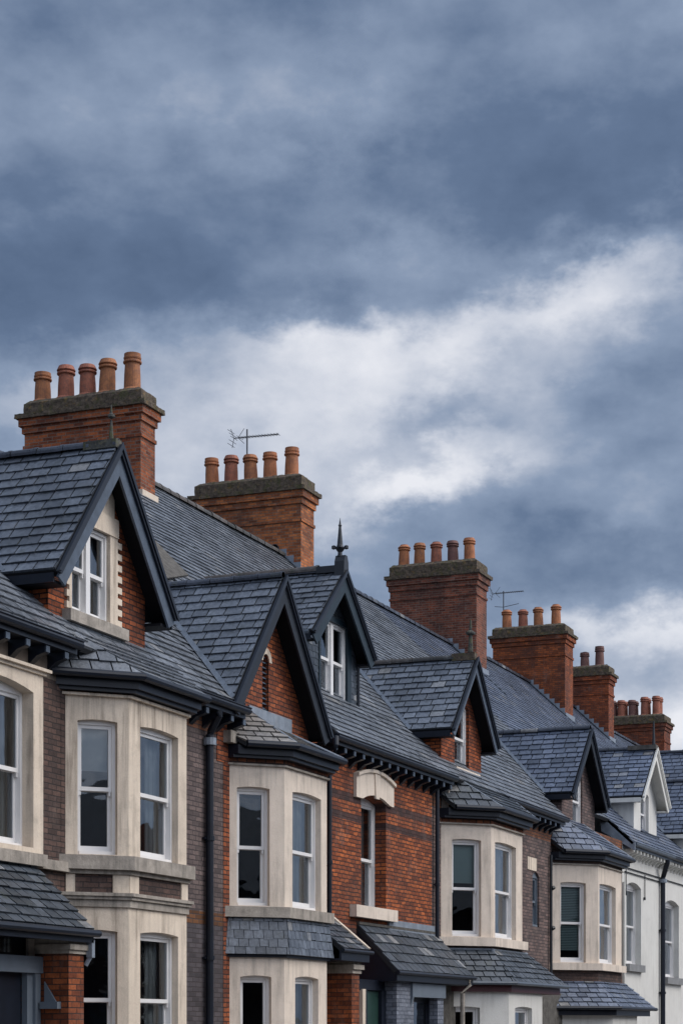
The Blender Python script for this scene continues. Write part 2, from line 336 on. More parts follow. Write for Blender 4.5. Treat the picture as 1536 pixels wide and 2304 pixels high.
# ------------------------------------------------------------------ slates
def clip(poly, A, B):              # keep the side left of A->B
    out = []
    def sd(p): return (B[0] - A[0]) * (p[1] - A[1]) - (B[1] - A[1]) * (p[0] - A[0])
    for i in range(len(poly)):
        p, q = poly[i], poly[(i + 1) % len(poly)]; a, b = sd(p), sd(q)
        if a >= 0: out.append(p)
        if (a > 0 > b) or (a < 0 < b):
            t = a / (a - b); out.append((p[0] + (q[0] - p[0]) * t, p[1] + (q[1] - p[1]) * t))
    return out
def slates(mb, pts, gauge=0.20, width=0.30, th=0.022, gap=0.022, seed=1, jit=1.0):
    rg = random.Random(seed)
    P = [Vector(p) for p in pts]
    n = Vector((0, 0, 0))
    for i in range(1, len(P) - 1): n += (P[i] - P[0]).cross(P[i + 1] - P[0])
    n.normalize()
    if n.z < 0 or (abs(n.z) < 1e-3 and n.y > 0): n = -n
    h = Vector((0, 0, 1)).cross(n).normalized(); s = n.cross(h)
    O = P[0]
    q = [((p - O).dot(h), (p - O).dot(s)) for p in P]
    ar = sum(q[i][0] * q[(i + 1) % len(q)][1] - q[(i + 1) % len(q)][0] * q[i][1] for i in range(len(q)))
    if ar < 0: q = q[::-1]
    b0, b1 = min(p[1] for p in q), max(p[1] for p in q); a0, a1 = min(p[0] for p in q), max(p[0] for p in q)
    row = 0; b = b0 - 0.01
    while b < b1:
        a = a0 - width * (rg.random() * 0.15 + (0.5 if row % 2 else 0.0)) - width
        rj = rg.uniform(-0.006, 0.006) * jit
        while a < a1:
            w = width * rg.uniform(0.9, 1.1)
            if a + w > a0:
                dj = rg.uniform(-0.007, 0.007) * jit + rj; sk = rg.uniform(-0.006, 0.006) * jit
                dj += 0.009 * math.sin(a * 1.3 + row * 0.4 + seed) * jit
                if rg.random() < 0.02: dj -= 0.02
                c = [(a + gap / 2, b + dj), (a + w - gap / 2, b + dj + sk), (a + w - gap / 2, b + gauge), (a + gap / 2, b + gauge)]
                for i in range(len(q)):
                    c = clip(c, q[i], q[(i + 1) % len(q)])
                    if len(c) < 3: break
                if len(c) >= 3:
                    t = th * rg.uniform(0.8, 1.35)
                    rn = rg.random()
                    tp = [O + h * x + s * y + n * (0.008 + t * max(0, 1 - (y - b) / gauge) + 0.006 * math.sin(x * 0.8 + seed) * math.sin(y * 0.9 + seed)) for x, y in c]
                    bt = [O + h * x + s * y - n * 0.004 for x, y in c]
                    mb.poly(tp, rn)
                    for i in range(len(tp)):
                        j = (i + 1) % len(tp); mb.poly([bt[i], bt[j], tp[j], tp[i]], 0.0)
            a += w
        b += gauge; row += 1
    return n
def slate_roof(house, pts, mat, name='roof_slope', seed=1, gauge=0.20, width=0.30, slab=0.07, parent=None, th=0.022):
    mb = MB(); n = slates(mb, pts, gauge, width, seed=seed, th=th)
    o = mb.build(name, mat, parent or house)
    mb = MB(); mb.prism([Vector(p) - n * 0.006 for p in pts], -n * slab)
    mb.build('roof_deck', M['felt'], o)
    return o
def ridge_tiles(house, p0, p1, r=0.11, seg=0.45, mat=None, name='ridge', seed=3, parent=None):
    rg = random.Random(seed); mb = MB(); p0 = Vector(p0); p1 = Vector(p1); L = (p1 - p0).length; d = (p1 - p0).normalized()
    sd = d.cross(Vector((0, 0, 1))).normalized(); up = sd.cross(d); k = max(1, round(L / seg)); sg = L / k
    for i in range(k):
        a = p0 + d * (sg * i + 0.004); b = p0 + d * (sg * (i + 1) - 0.004); rr = r * rg.uniform(0.97, 1.04); dz = up * rg.uniform(-0.006, 0.006); rn = rg.random()
        for (e0, e1, q) in ((a, b, rr), (a, a + d * 0.05, rr * 1.1)):
            A = []; B = []
            for j in range(9):
                t = math.pi * (1.12 * j / 8 - 0.06); o = sd * math.cos(t) * q + up * (math.sin(t) * q - 0.03) + dz
                A.append(e0 + o); B.append(e1 + o)
            for j in range(8): mb.poly([A[j + 1], A[j], B[j], B[j + 1]], rn, True)
            mb.poly(A, rn); mb.poly(B[::-1], rn)
    return mb.build(name, mat or M['ridge'], parent or house)

# ------------------------------------------------------------------ walls with openings
def panel(mb, P, T, a0, a1, z0, z1, ops=(), reveal=0.13):
    N = (-T[1], T[0])
    q = lambda a, z, n=0.0: (P[0] + T[0] * a + N[0] * n, P[1] + T[1] * a + N[1] * n, z)
    br = sorted(set([a0, a1] + [o[0] for o in ops] + [o[1] for o in ops]))
    for i in range(len(br) - 1):
        s, e = br[i], br[i + 1]
        cov = sorted([o for o in ops if o[0] <= s + 1e-6 and o[1] >= e - 1e-6], key=lambda o: o[2])
        K = 8 if any(o[4] for o in cov) else 1
        for k in range(K):
            x0 = s + (e - s) * k / K; x1 = s + (e - s) * (k + 1) / K
            lo0 = lo1 = z0
            for o in cov:
                mb.poly([q(x0, lo0), q(x1, lo1), q(x1, o[2]), q(x0, o[2])])
                f = lambda x: o[3] + o[4] * (1 - ((2 * (x - o[0]) / (o[1] - o[0]) - 1)) ** 2)
                lo0, lo1 = f(x0), f(x1)
                mb.poly([q(x0, lo0), q(x1, lo1), q(x1, lo1, reveal), q(x0, lo0, reveal)][::-1])
            mb.poly([q(x0, lo0), q(x1, lo1), q(x1, z1), q(x0, z1)])
    for o in ops:
        A, B, C, D = o[:4]
        mb.poly([q(A, C), q(A, D), q(A, D, reveal), q(A, C, reveal)][::-1])
        mb.poly([q(B, C), q(B, D), q(B, D, reveal), q(B, C, reveal)])
        mb.poly([q(A, C), q(B, C), q(B, C, reveal), q(A, C, reveal)])
def drape(P, T, a0, a1, n, z0, z1, amp=0.02, wl=0.07):
    mb = MB(); N = (-T[1], T[0]); k = max(6, int((a1 - a0) / 0.012)); pr = None
    for i in range(k + 1):
        a = a0 + (a1 - a0) * i / k; m = n + amp * math.sin(a / wl * 2 * math.pi) + amp * 0.4 * math.sin(a / wl * 3.1)
        c = (P[0] + T[0] * a + N[0] * m, P[1] + T[1] * a + N[1] * m)
        if pr: mb.poly([(pr[0], pr[1], z0), (c[0], c[1], z0), (c[0], c[1], z1), (pr[0], pr[1], z1)], 0.5, True)
        pr = c
    return mb
def sash(house, P, T, op, recess=0.13, dress=None, room=True, e=0.25, fmat='white', mull=0, name='window', split=0.5, fw=0.045):
    a0, a1, z0, z1, rise = op; zt = z1 + rise; mb = MB(); L = lambda *k: mb.lbox(P, T, *k)
    r = recess
    L(a0, a0 + fw, r - 0.03, r + 0.10, z0, zt); L(a1 - fw, a1, r - 0.03, r + 0.10, z0, zt)
    L(a0 + fw, a1 - fw, r - 0.03, r + 0.10, z1 - fw * 0.8, zt); L(a0 + fw, a1 - fw, r - 0.05, r + 0.10, z0, z0 + 0.05)
    cols = [(a0 + fw, a1 - fw)]
    if mull:
        c = (a0 + a1) / 2; L(c - 0.06, c + 0.06, r - 0.035, r + 0.10, z0 + 0.05, z1 - fw * 0.8); cols = [(a0 + fw, c - 0.06), (c + 0.06, a1 - fw)]
    zm = z0 + (z1 - z0) * split; zb = z0 + 0.05; zu = z1 - fw * 0.8; sw = 0.045
    gl = MB()
    N = (-T[1], T[0]); q = lambda a, z, n: (P[0] + T[0] * a + N[0] * n, P[1] + T[1] * a + N[1] * n, z)
    for (c0, c1) in cols:
        L(c0, c0 + sw, r, r + 0.045, zm - 0.03, zu); L(c1 - sw, c1, r, r + 0.045, zm - 0.03, zu)
        L(c0 + sw, c1 - sw, r, r + 0.045, zu - 0.05, zu); L(c0 + sw, c1 - sw, r - 0.003, r + 0.045, zm - 0.03, zm + 0.025)
        L(c0, c0 + sw, r + 0.048, r + 0.09, zb, zm - 0.004); L(c1 - sw, c1, r + 0.048, r + 0.09, zb, zm - 0.004)
        L(c0 + sw, c1 - sw, r + 0.048, r + 0.09, zb, zb + 0.075); L(c0 + sw, c1 - sw, r + 0.048, r + 0.09, zm - 0.04, zm - 0.004)
        L(c0 + 0.01, c0 + sw - 0.005, r + 0.005, r + 0.04, zm - 0.09, zm - 0.03); L(c1 - sw + 0.005, c1 - 0.01, r + 0.005, r + 0.04, zm - 0.09, zm - 0.03)
        gl.poly([q(c0 + sw, zm + 0.025, r + 0.02), q(c1 - sw, zm + 0.025, r + 0.02), q(c1 - sw, zu - 0.05, r + 0.02), q(c0 + sw, zu - 0.05, r + 0.02)])
        gl.poly([q(c0 + sw, zb + 0.075, r + 0.068), q(c1 - sw, zb + 0.075, r + 0.068), q(c1 - sw, zm - 0.04, r + 0.068), q(c0 + sw, zm - 0.04, r + 0.068)])
    w = mb.build(name, M[fmat], house)
    gl.build('glass', M['glass'], w)
    W = a1 - a0
    for d in (dress or []):
        if d[0] == 'R': drape(P, T, a1 - W * d[1] - fw, a1 - fw * 0.4, r + 0.2, z0, z1).build('curtain', M['curtain'], w)
        elif d[0] == 'L': drape(P, T, a0 + fw * 0.4, a0 + fw + W * d[1], r + 0.2, z0, z1).build('curtain', M['curtain'], w)
        elif d[0] == 'B':
            m2 = MB(); z = z1
            while z > z1 - (z1 - z0) * d[1]:
                m2.lbox(P, T, a0 + fw, a1 - fw, r + 0.14, r + 0.165, z - 0.034, z - 0.006); z -= 0.04
            m2.build('blind', M['blind'], w)
        elif d[0] == 'N':
            m2 = MB(); m2.lbox(P, T, a0 + fw, a1 - fw, r + 0.11, r + 0.115, z1 - (z1 - z0) * d[1], z1); m2.build('sky_glow_sheet', M['curtain'], w)  # pale sheet behind the glass paints the sky glow reflected in the pane
        elif d[0] == 'S':
            m2 = MB(); m2.lbox(P, T, a0 + fw, a1 - fw, r + 0.13, r + 0.135, z1 - (z1 - z0) * d[1], z1); m2.build('blind', M['blind'], w)
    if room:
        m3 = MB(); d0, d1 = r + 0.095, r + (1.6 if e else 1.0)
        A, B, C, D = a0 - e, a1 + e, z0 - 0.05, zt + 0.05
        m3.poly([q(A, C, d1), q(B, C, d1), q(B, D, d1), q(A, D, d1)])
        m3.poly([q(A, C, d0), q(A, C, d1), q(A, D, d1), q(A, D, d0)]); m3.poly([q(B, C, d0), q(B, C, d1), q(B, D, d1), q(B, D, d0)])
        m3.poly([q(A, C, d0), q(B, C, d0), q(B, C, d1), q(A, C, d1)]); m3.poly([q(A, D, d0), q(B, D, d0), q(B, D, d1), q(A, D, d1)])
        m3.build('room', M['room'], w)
    return w

# ------------------------------------------------------------------ bays
S2 = math.sqrt(0.5)
def fp(xc, xr, d, off=0.0, y0=0.0):
    return [(xc - d - off * 1.4142, y0), (xc - off * 0.4142, -d - off), (xr + off * 0.4142, -d - off), (xr + d + off * 1.4142, y0)]
def ringprism(mb, pts, z0, z1): mb.prism([(p[0], p[1], z0) for p in pts], (0, 0, z1 - z0))
def bay_walls(house, xc, xr, d, z0, z1, zs, zh, cant_op, front_op, mat, rise=0.035, dress_c=None, dress_f=None, name='bay_window_surround', roomz=None, reveal=0.13, split=0.5):
    mb = MB(); Lc = d / S2
    Tl = (S2, -S2); Pl = (xc - d, 0.0); Tf = (1.0, 0.0); Pf = (xc, -d); Tr = (S2, S2); Pr = (xr, -d)
    o1 = (cant_op[0] * Lc, cant_op[1] * Lc, zs, zh, rise * 0.7); o2 = (front_op[0] - xc, front_op[1] - xc, zs, zh, rise)
    o3 = (Lc * (1 - cant_op[1]), Lc * (1 - cant_op[0]), zs, zh, rise * 0.7)
    panel(mb, Pl, Tl, 0, Lc, z0, z1, [o1], reveal); panel(mb, Pf, Tf, 0, xr - xc, z0, z1, [o2], reveal); panel(mb, Pr, Tr, 0, Lc, z0, z1, [o3], reveal)
    s = mb.build(name, M[mat], house)
    sash(house, Pl, Tl, o1, reveal, dress_c, room=False, split=split); sash(house, Pf, Tf, o2, reveal, dress_f, room=False, split=split); sash(house, Pr, Tr, o3, reveal, None, room=False, split=split)
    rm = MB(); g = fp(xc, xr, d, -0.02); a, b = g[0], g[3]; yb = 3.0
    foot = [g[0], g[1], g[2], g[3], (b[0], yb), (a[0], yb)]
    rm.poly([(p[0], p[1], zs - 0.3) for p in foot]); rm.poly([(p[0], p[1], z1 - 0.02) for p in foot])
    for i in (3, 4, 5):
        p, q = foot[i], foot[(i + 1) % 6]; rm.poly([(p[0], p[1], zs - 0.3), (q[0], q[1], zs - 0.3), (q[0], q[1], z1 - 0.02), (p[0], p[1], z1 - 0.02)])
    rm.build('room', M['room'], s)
    return s
def band(house, xc, xr, d, off, z0, z1, mat, name, y0=0.0):
    mb = MB(); ringprism(mb, fp(xc, xr, d, off, y0), z0, z1); return mb.build(name, M[mat], house, bevel=0.012)
def bay_roof(house, xc, xr, d, off, ze, U0, U1, mat, seed=1, hipmat='lead', e0y=0.0, xl=None, name='bay_roof', gauge=0.2, hip=0.022, clamp=None):
    E = fp(xc, xr, d, off); E = [(p[0], p[1], ze) for p in E]
    E[0] = (E[0][0], e0y, ze); E[3] = (E[3][0], e0y, ze)
    left = [E[0], E[1], U0]
    if clamp and clamp > E[0][0]:      # the roof stops at the party line
        t = (clamp - E[0][0]) / (U0[0] - E[0][0])
        left = [(clamp, -(clamp - E[0][0]), ze), E[1], U0, (clamp, e0y + (U0[1] - e0y) * t, ze + (U0[2] - ze) * t)]
    mb = MB()
    for k, pl in enumerate((left, [E[1], E[2], U1, U0], [E[2], E[3], U1])): slates(mb, pl, gauge, 0.27, seed=seed + k)
    o = mb.build(name, M[mat], house)
    mb = MB()
    for pl in (left, [E[1], E[2], U1, U0], [E[2], E[3], U1]): mb.prism([(p[0], p[1], p[2] - 0.012) for p in pl], (0, 0, -0.06))
    mb.build('roof_deck', M['felt'], o)
    if hipmat:
        mb = MB()
        for a, b in ((E[1], U0), (E[2], U1)): mb.tube([Vector(a) + Vector((0, 0, 0.015)), Vector(b) + Vector((0, 0, 0.015))], hip, 8)
        mb.build('hip_flashing', M[hipmat], o)
    return o
def bay_gutter(house, xc, xr, d, off, z, mat='navy', h=0.11, soff=0.10, clamp=None):
    def cl_(p):
        if clamp and p[0][0] < clamp: return [(clamp, p[0][1]), (clamp, p[0][1] - (clamp - p[0][0]))] + p[1:]
        return p
    mb = MB(); ringprism(mb, cl_(fp(xc, xr, d, off - 0.07, 0.02)), z - 0.19, z - 0.045)      # fascia and soffit block
    ringprism(mb, cl_(fp(xc, xr, d, off - 0.13, 0.02)), z - 0.24, z - 0.19)
    pts = cl_(fp(xc, xr, d, off + 0.02, -0.01))
    if clamp: pts = pts[1:]
    mb.tube([(p[0], p[1], z - 0.035) for p in pts], 0.055, 10)
    mb.tube([(p[0], p[1], z + 0.012) for p in pts], 0.013, 6)
    return mb.build('gutter', M[mat], house)
def eave(house, x0, x1, z, y=-0.33, mat='navy', dent=True, dmat='navy', dn=0.45, zd=0.0, wally=0.0):
    mb = MB()
    mb.box(x0, x1, y + 0.05, wally - 0.003, z - 0.17, z - 0.05)
    mb.tube([(x0, y, z - 0.05), (x1, y, z - 0.05)], 0.062, 10); mb.tube([(x0, y - 0.055, z - 0.005), (x1, y - 0.055, z - 0.005)], 0.012, 6)
    g = mb.build('gutter', M[mat], house)
    if dent:
        x = x0 + 0.12; first = None
        while x < x1 - 0.05:
            P = [(x, wally - 0.002, z - 0.17), (x, y + 0.09, z - 0.17), (x, y + 0.09, z - 0.27), (x, wally - 0.13, z - 0.31), (x, wally - 0.002, z - 0.42)]
            if first is None:
                mb = MB(); mb.prism(P, (0.12, 0, 0)); first = mb.build('eave_bracket', M[dmat], house); fx_ = x
                mb = MB(); mb.box(x + 0.012, x + 0.108, y + 0.070, y + 0.087, z - 0.262, z - 0.178); tip = mb.build('bracket_end', M['cream' if dmat == 'cream' else 'board'], first)  # on navy brackets the paler block paints the lit tip
            else:
                c = first.copy(); COL.objects.link(c); c.parent = house; c.location = (x - fx_, 0, 0)
                t_ = tip.copy(); COL.objects.link(t_); t_.parent = c
            x += dn

    return g
# ------------------------------------------------------------------ gables and dormers
def dormer(house, xc, hw, zp, zf, yw, yb, yk, wall_hw, wmat, bmat='board', smat='slate', z_base=6.6, op=None, opsash=None, seed=1, rmat='ridge', gw=0.22, cheeks=True, extra_ops=(), cheek_mat=None, name='gable', ridge_seg=0.45, kfoot=0.06, valley=True, mp=None, soff='soffit', gut=True):
    """cross gable: ridge at xc,zp from y=yb back to yk, eaves at xc+-hw, zf"""
    L = [(xc - hw, yb, zf), (xc, yb, zp), (xc, yk, zp), (xc - hw, yk, zf)]
    Rr = [(xc + hw, yb, zf), (xc, yb, zp), (xc, yk, zp), (xc + hw, yk, zf)]
    # end wall with gable top
    mb = MB(); sl = (zp - zf) / hw; th = 0.11
    zt = lambda x: zp - th - abs(x - xc) * sl
    x0, x1 = xc - wall_hw, xc + wall_hw; zc = zt(x0)
    ops = ([op] if op else [])
    q = lambda x, z: (x, yw, z)
    # rows below the eaves and above are cut round the opening
    if op:
        ox0, ox1, oz0, oz1, rise = op
        K = 6
        mb.poly([q(x0, z_base), q(ox0, z_base), q(ox0, zt(ox0)), q(x0, zc)]); mb.poly([q(ox1, z_base), q(x1, z_base), q(x1, zt(x1)), q(ox1, zt(ox1))])
        mb.poly([q(ox0, z_base), q(ox1, z_base), q(ox1, oz0), q(ox0, oz0)])
        xs = sorted(set([ox0 + (ox1 - ox0) * k / K for k in range(K + 1)] + ([xc] if ox0 < xc < ox1 else [])))
        f = lambda x: oz1 + rise * (1 - (2 * (x - ox0) / (ox1 - ox0) - 1) ** 2)
        rv = 0.13
        for a, b in zip(xs[:-1], xs[1:]):
            mb.poly([q(a, f(a)), q(b, f(b)), q(b, zt(b)), q(a, zt(a))])
            mb.poly([(a, yw, f(a)), (a, yw + rv, f(a)), (b, yw + rv, f(b)), (b, yw, f(b))])
        mb.poly([(ox0, yw, oz0), (ox0, yw, oz1), (ox0, yw + rv, oz1), (ox0, yw + rv, oz0)][::-1]); mb.poly([(ox1, yw, oz0), (ox1, yw, oz1), (ox1, yw + rv, oz1), (ox1, yw + rv, oz0)])
    else:
        mb.poly([q(x0, z_base), q(x1, z_base), q(x1, zt(x1)), q(xc, zt(xc)), q(x0, zc)])
    w = mb.build(name + '_wall', M[wmat], house)
    if cheeks:
        for x in (x0, x1):
            mb = MB(); p = [(x, yw, z_base), (x, yw, zc), (x, yk, zc), (x, yk, z_base)]; mb.poly(p[::-1] if x == x1 else p)
            mb.build('cheek', M[cheek_mat or wmat], w)
    lo = slate_roof(house, L, M[smat], name + '_roof', seed=seed)
    slate_roof(house, Rr, M[smat], name + '_roof', seed=seed + 1)
    ridge_tiles(house, (xc, yb - 0.02, zp + 0.05), (xc, yk, zp + 0.05), 0.085, ridge_seg, M[rmat], seed=seed)
    # soffit lining, bargeboards with a raised outer moulding
    nL = Vector((-(zp - zf), 0, hw)).normalized()
    for sgn in (-1, 1):
        d = Vector((sgn * hw, 0, zf - zp)); n = Vector((sgn * (zp - zf), 0, hw)).normalized(); ext = d.normalized() * kfoot
        top = Vector((xc, 0, zp)); ft = Vector((xc + sgn * hw, 0, zf)) + ext
        def rake(y0, y1, o0, o1, cut=True):
            a = top + Vector((0, y0, 0)); b = ft + Vector((0, y0, 0))
            h0, h1 = o0 / n.z, o1 / n.z       # measured straight down at the mitre
            base = [a - Vector((0, 0, h0)), b - n * o0, b - n * o1 - (d.normalized() * 0.05), a - Vector((0, 0, h1))]
            return base, (0, y1 - y0, 0)
        mb = MB()
        base, v = rake(yb - 0.035, yb + 0.0, 0.075, gw + 0.05); mb.prism(base, v)
        mb.build('bargeboard', M[bmat], house, bevel=0.006)
        mb = MB()
        base, v = rake(yb - 0.075, yb - 0.036, -0.015, 0.075); mb.prism(base, v)
        base, v = rake(yb - 0.095, yb - 0.076, -0.03, 0.03); mb.prism(base, v)
        mb.build('barge_moulding', M['navy' if bmat != 'cream' else 'cream'], house)
        mb = MB()
        base, v = rake(yb + 0.003, yw + 0.02, 0.08, 0.105); mb.prism(base, v)
        xa = xc + sgn * (wall_hw - 0.02); xb = xc + sgn * (hw - 0.03)
        if abs(xb - xa) > 0.05:
            mb.box(min(xa, xb), max(xa, xb), yb + 0.03, yk - 0.3, zf - 0.17, zf - 0.13)
        mb.build('soffit', M[soff if bmat != 'cream' else 'cream'], house)
    if gut:
        for sgn in (-1, 1):
            mb = MB(); x = xc + sgn * (hw + 0.01)
            mb.box(x - 0.015, x + 0.015, yb + 0.02, yk - 0.5, zf - 0.17, zf - 0.045)
            mb.build('fascia', M['navy' if bmat != 'cream' else 'cream'], house)
    # lead valley where the left and right slopes meet the main roof
    if mp:
        ze, ye, tn = mp
        for sgn in (-1, 1):
            yt = ye + (zp - ze) / tn; yf = max(ye + 0.02, ye + (zf - ze) / tn)
            a = Vector((xc, yt, zp)); b = Vector((xc + sgn * hw * min(1, 1.0), yf, max(zf, ze + (yf - ye) * tn)))
            d = (b - a).normalized(); n1 = Vector((sgn * (zp - zf), 0, hw)).normalized(); n2 = Vector((0, -tn, 1)).normalized()
            s1 = d.cross(n1).normalized(); s2 = d.cross(n2).normalized()
            # strip lies on the two slopes either side of the valley line
            u1 = n1.cross(d).normalized(); u2 = n2.cross(d).normalized()
            if u1.dot(n2) < 0: u1 = -u1
            if u2.dot(n1) < 0: u2 = -u2
            mb = MB(); wd = 0.085
            for (uu, nn) in ((u1, n1), (u2, n2)):
                mb.prism([a + nn * 0.012, b + nn * 0.012, b + uu * wd + nn * 0.034, a + uu * wd + nn * 0.034], nn * 0.008)
            mb.build('valley_flashing', M['lead'], house)
    return w
def gable_sash(house, x0, x1, z0, z1, yw, **kw):
    return sash(house, (0.0, yw), (1.0, 0.0), (x0, x1, z0, z1, kw.pop('rise', 0.0)), e=0.0, **kw)

# ------------------------------------------------------------------ main roofs
TAN = 0.93
def main_roof(house, x0, x1, ze=6.80, zr=13.2, ye=-0.33, mat='slate_old', seed=1, rmat='ridge', tn=TAN, ridge=True, rr=0.11, yback=None):
    yr = ye + (zr - ze) / tn
    o = slate_roof(house, [(x0, ye, ze), (x1, ye, ze), (x1, yr, zr), (x0, yr, zr)], M[mat], 'roof_slope', seed=seed, gauge=0.21)
    mb = MB(); yb = yr + (zr - 7.0) / tn
    mb.prism([(x0, yr, zr), (x1, yr, zr), (x1, yb, 7.0), (x0, yb, 7.0)], (0, 0, -0.09)); mb.build('rear_roof_slope', M['slate'], house)
    if ridge: ridge_tiles(house, (x0, yr, zr + 0.05), (x1, yr, zr + 0.05), rr, 0.45, M[rmat], seed=seed)
    return yr
def rear_walls(house, x0, x1, zt=6.9, yb=14.0, mat='br_brown'):
    mb = MB(); mb.box(x0 + 0.01, x1 - 0.01, 4.0, yb, 0, zt); mb.build('rear_wall', M[mat], house)
def chimney(house, xl, xr, yf, yb, zb, zcor, ztop, zband, bm, pots, capm='moss_cap', pot_h=0.77, pot_r=0.18, double=False):
    mb = MB(); B = mb.box
    B(xl, xr, yf, yb, zb, zcor)
    B(xl - 0.03, xr + 0.03, yf - 0.03, yb + 0.03, zband - 0.08, zband)
    h = (ztop - zcor)
    B(xl - 0.045, xr + 0.045, yf - 0.045, yb + 0.045, zcor, zcor + h * 0.20)
    B(xl - 0.10, xr + 0.10, yf - 0.10, yb + 0.10, zcor + h * 0.20, zcor + h * 0.42)
    st = mb.build('chimney_stack', bm, house, bevel=0.006)
    mb = MB()
    rg = random.Random(int(xl * 10))
    z2, z3 = zcor + h * 0.42, zcor + h * 0.55
    mb.box(xl - 0.16, xr + 0.16, yf - 0.16, yb + 0.16, z2, z3)
    a = [(xl - 0.02, yf - 0.02), (xr + 0.02, yf - 0.02), (xr + 0.02, yb + 0.02), (xl - 0.02, yb + 0.02)]
    b = [(xl + 0.08, yf + 0.09), (xr - 0.08, yf + 0.09), (xr - 0.08, yb - 0.09), (xl + 0.08, yb - 0.09)]
    z4 = z3 + h * 0.34
    for i in range(4):
        j = (i + 1) % 4
        mb.poly([(a[i][0], a[i][1], z3), (a[j][0], a[j][1], z3), (a[j][0], a[j][1], z4), (a[i][0], a[i][1], z4)])
        mb.poly([(a[i][0], a[i][1], z4), (a[j][0], a[j][1], z4), (b[j][0], b[j][1], ztop), (b[i][0], b[i][1], ztop)])
    mb.poly([(p[0], p[1], ztop) for p in b])
    cap = mb.build('chimney_cap', M[capm], house)
    bm_ = bmesh.new(); bm_.from_mesh(cap.data); bmesh.ops.remove_doubles(bm_, verts=bm_.verts, dist=0.002)
    bmesh.ops.subdivide_edges(bm_, edges=[e for e in bm_.edges if e.calc_length() > 0.8], cuts=11, use_grid_fill=True)
    bmesh.ops.subdivide_edges(bm_, edges=[e for e in bm_.edges if e.calc_length() > 0.3], cuts=2, use_grid_fill=True); bm_.to_mesh(cap.data); bm_.free()
    cap.modifiers.new('fine', 'SUBSURF').subdivision_type = 'SIMPLE'; cap.modifiers['fine'].levels = 2; cap.modifiers['fine'].render_levels = 2
    dm = cap.modifiers.new('worn', 'DISPLACE'); dm.texture = WORN; dm.strength = 0.05; dm.mid_level = 0.5; dm.texture_coords = 'GLOBAL'
    for (y, kind, mi, dz) in pots:
        x = (xl + xr) / 2; r = pot_r; H = pot_h + dz
        rows = [0.0] if not double else [-0.2, 0.2]
        for dx in rows:
            mb = MB(); cz = ztop - 0.03
            mb.lathe((x + dx, y, cz), [(r + 0.10, -0.02), (r + 0.055, 0.05), (r + 0.01, 0.09)], 20)     # mortar haunch
            pr = [(r * 1.03, 0.0), (r * 0.98, H * 0.45), (r * 0.90, H * 0.74), (r * 1.10, H * 0.76), (r * 1.13, H * 0.785), (r * 1.10, H * 0.81), (r * 0.97, H * 0.82), (r * 0.97, H * 0.84)]
            if kind == 'roll': pr += [(r * 1.10, H * 0.855), (r * 1.15, H * 0.875), (r * 1.10, H * 0.90), (r * 0.93, H * 0.985), (r * 0.90, H), (r * 0.76, H), (r * 0.74, H * 0.8), (0.001, H * 0.8)]
            elif kind == 'plain': pr += [(r * 1.04, H * 0.86), (r * 1.07, H * 0.90), (r * 1.0, H * 0.915), (r * 1.0, H), (r * 0.86, H), (r * 0.84, H * 0.8), (0.001, H * 0.8)]
            else: pr += [(r * 1.16, H * 0.86), (r * 1.16, H * 0.89), (r * 0.95, H * 0.93), (r * 0.72, H * 0.985), (r * 0.72, H), (r * 0.6, H), (r * 0.58, H * 0.85), (0.001, H * 0.85)]
            mb.lathe((x + dx, y, cz), pr, 22)
            kx, ky = rg.uniform(-0.035, 0.035), rg.uniform(-0.035, 0.035)
            mb.v = [(p[0] + kx * (p[2] - cz), p[1] + ky * (p[2] - cz), p[2]) for p in mb.v]
            mb.build('chimney_pot', M['pots'][mi], cap)
    return st
def pot_y(u, x): return YX(u, x)

def downpipe(house, x, y, z0, z1, r=0.05, mat='navy', hopper=True, swan=None, name='downpipe'):
    mb = MB()
    path = [(x, y, z0), (x, y, z1)]
    if swan: path += [(x, y - 0.02, z1 + 0.06), (swan[0], swan[1], swan[2] - 0.08), swan]
    mb.tube(path, r, 12)
    z = z0 + 0.9
    while z < z1 - 0.2:
        mb.tube([(x, y, z), (x, y, z + 0.07)], r * 1.28, 12); mb.box(x - r * 1.9, x + r * 1.9, y + r * 0.4, y + r * 1.2, z + 0.02, z + 0.05); z += 1.85
    p = mb.build(name, M[mat], house)
    if hopper:
        mb = MB(); mb.tube([(x, y, z1 - 0.15), (x, y, z1 - 0.04)], r * 1.7, 12); mb.build('pipe_collar', M['lead'], p)
    return p

# ================================================================== HOUSES
def house(x, label): return thing('terraced_house', (x, 0, 0), label, 'house', 'terraced houses along the street')
YWL = 0.0
B01, B12, B23, B34, B45, B56, B67 = 24.2, 29.35, 33.55, 39.7, 48.2, 55.3, 60.3

# ---------------------------------------------------------------- house with the porch at the left edge
h0 = house(21.2, 'brown brick house cut by the left edge, with slate porch roof on a red pier')
z_s0 = ZV(98, 1922, -0.05); z_h0 = ZV(45, 1545, 0)
mb = MB(); wx0 = XU(-95, -0.06); wx1 = XU(76, -0.06); w_r = XU(98, -0.06)
z_ws = ZV(48, 1905, 0.0); z_wh = ZV(20, 1545, 0.0); zst = ZV(98, 1520, -0.06)
panel(mb, (0, 0), (1, 0), 18.2, wx0 - 0.5, 0, 6.6); panel(mb, (0, 0), (1, 0), w_r - 0.01, B01, 0, 6.6); panel(mb, (0, 0), (1, 0), wx0 - 0.5, w_r - 0.01, 0, z_s0 - 0.2)
mb.build('wall', M['br_brown'], h0)
mb = MB(); mb.box(18.2, B01 - 0.01, -0.005, 0.05, zst, 6.66); mb.build('upper_wall', M['render_brown'], h0)
mb = MB(); opn = (wx0, wx1, z_ws, z_wh, 0.10)
panel(mb, (0, -0.06), (1, 0), wx0 - 0.5, w_r, z_ws - 0.1, zst - 0.01, [opn], 0.20)
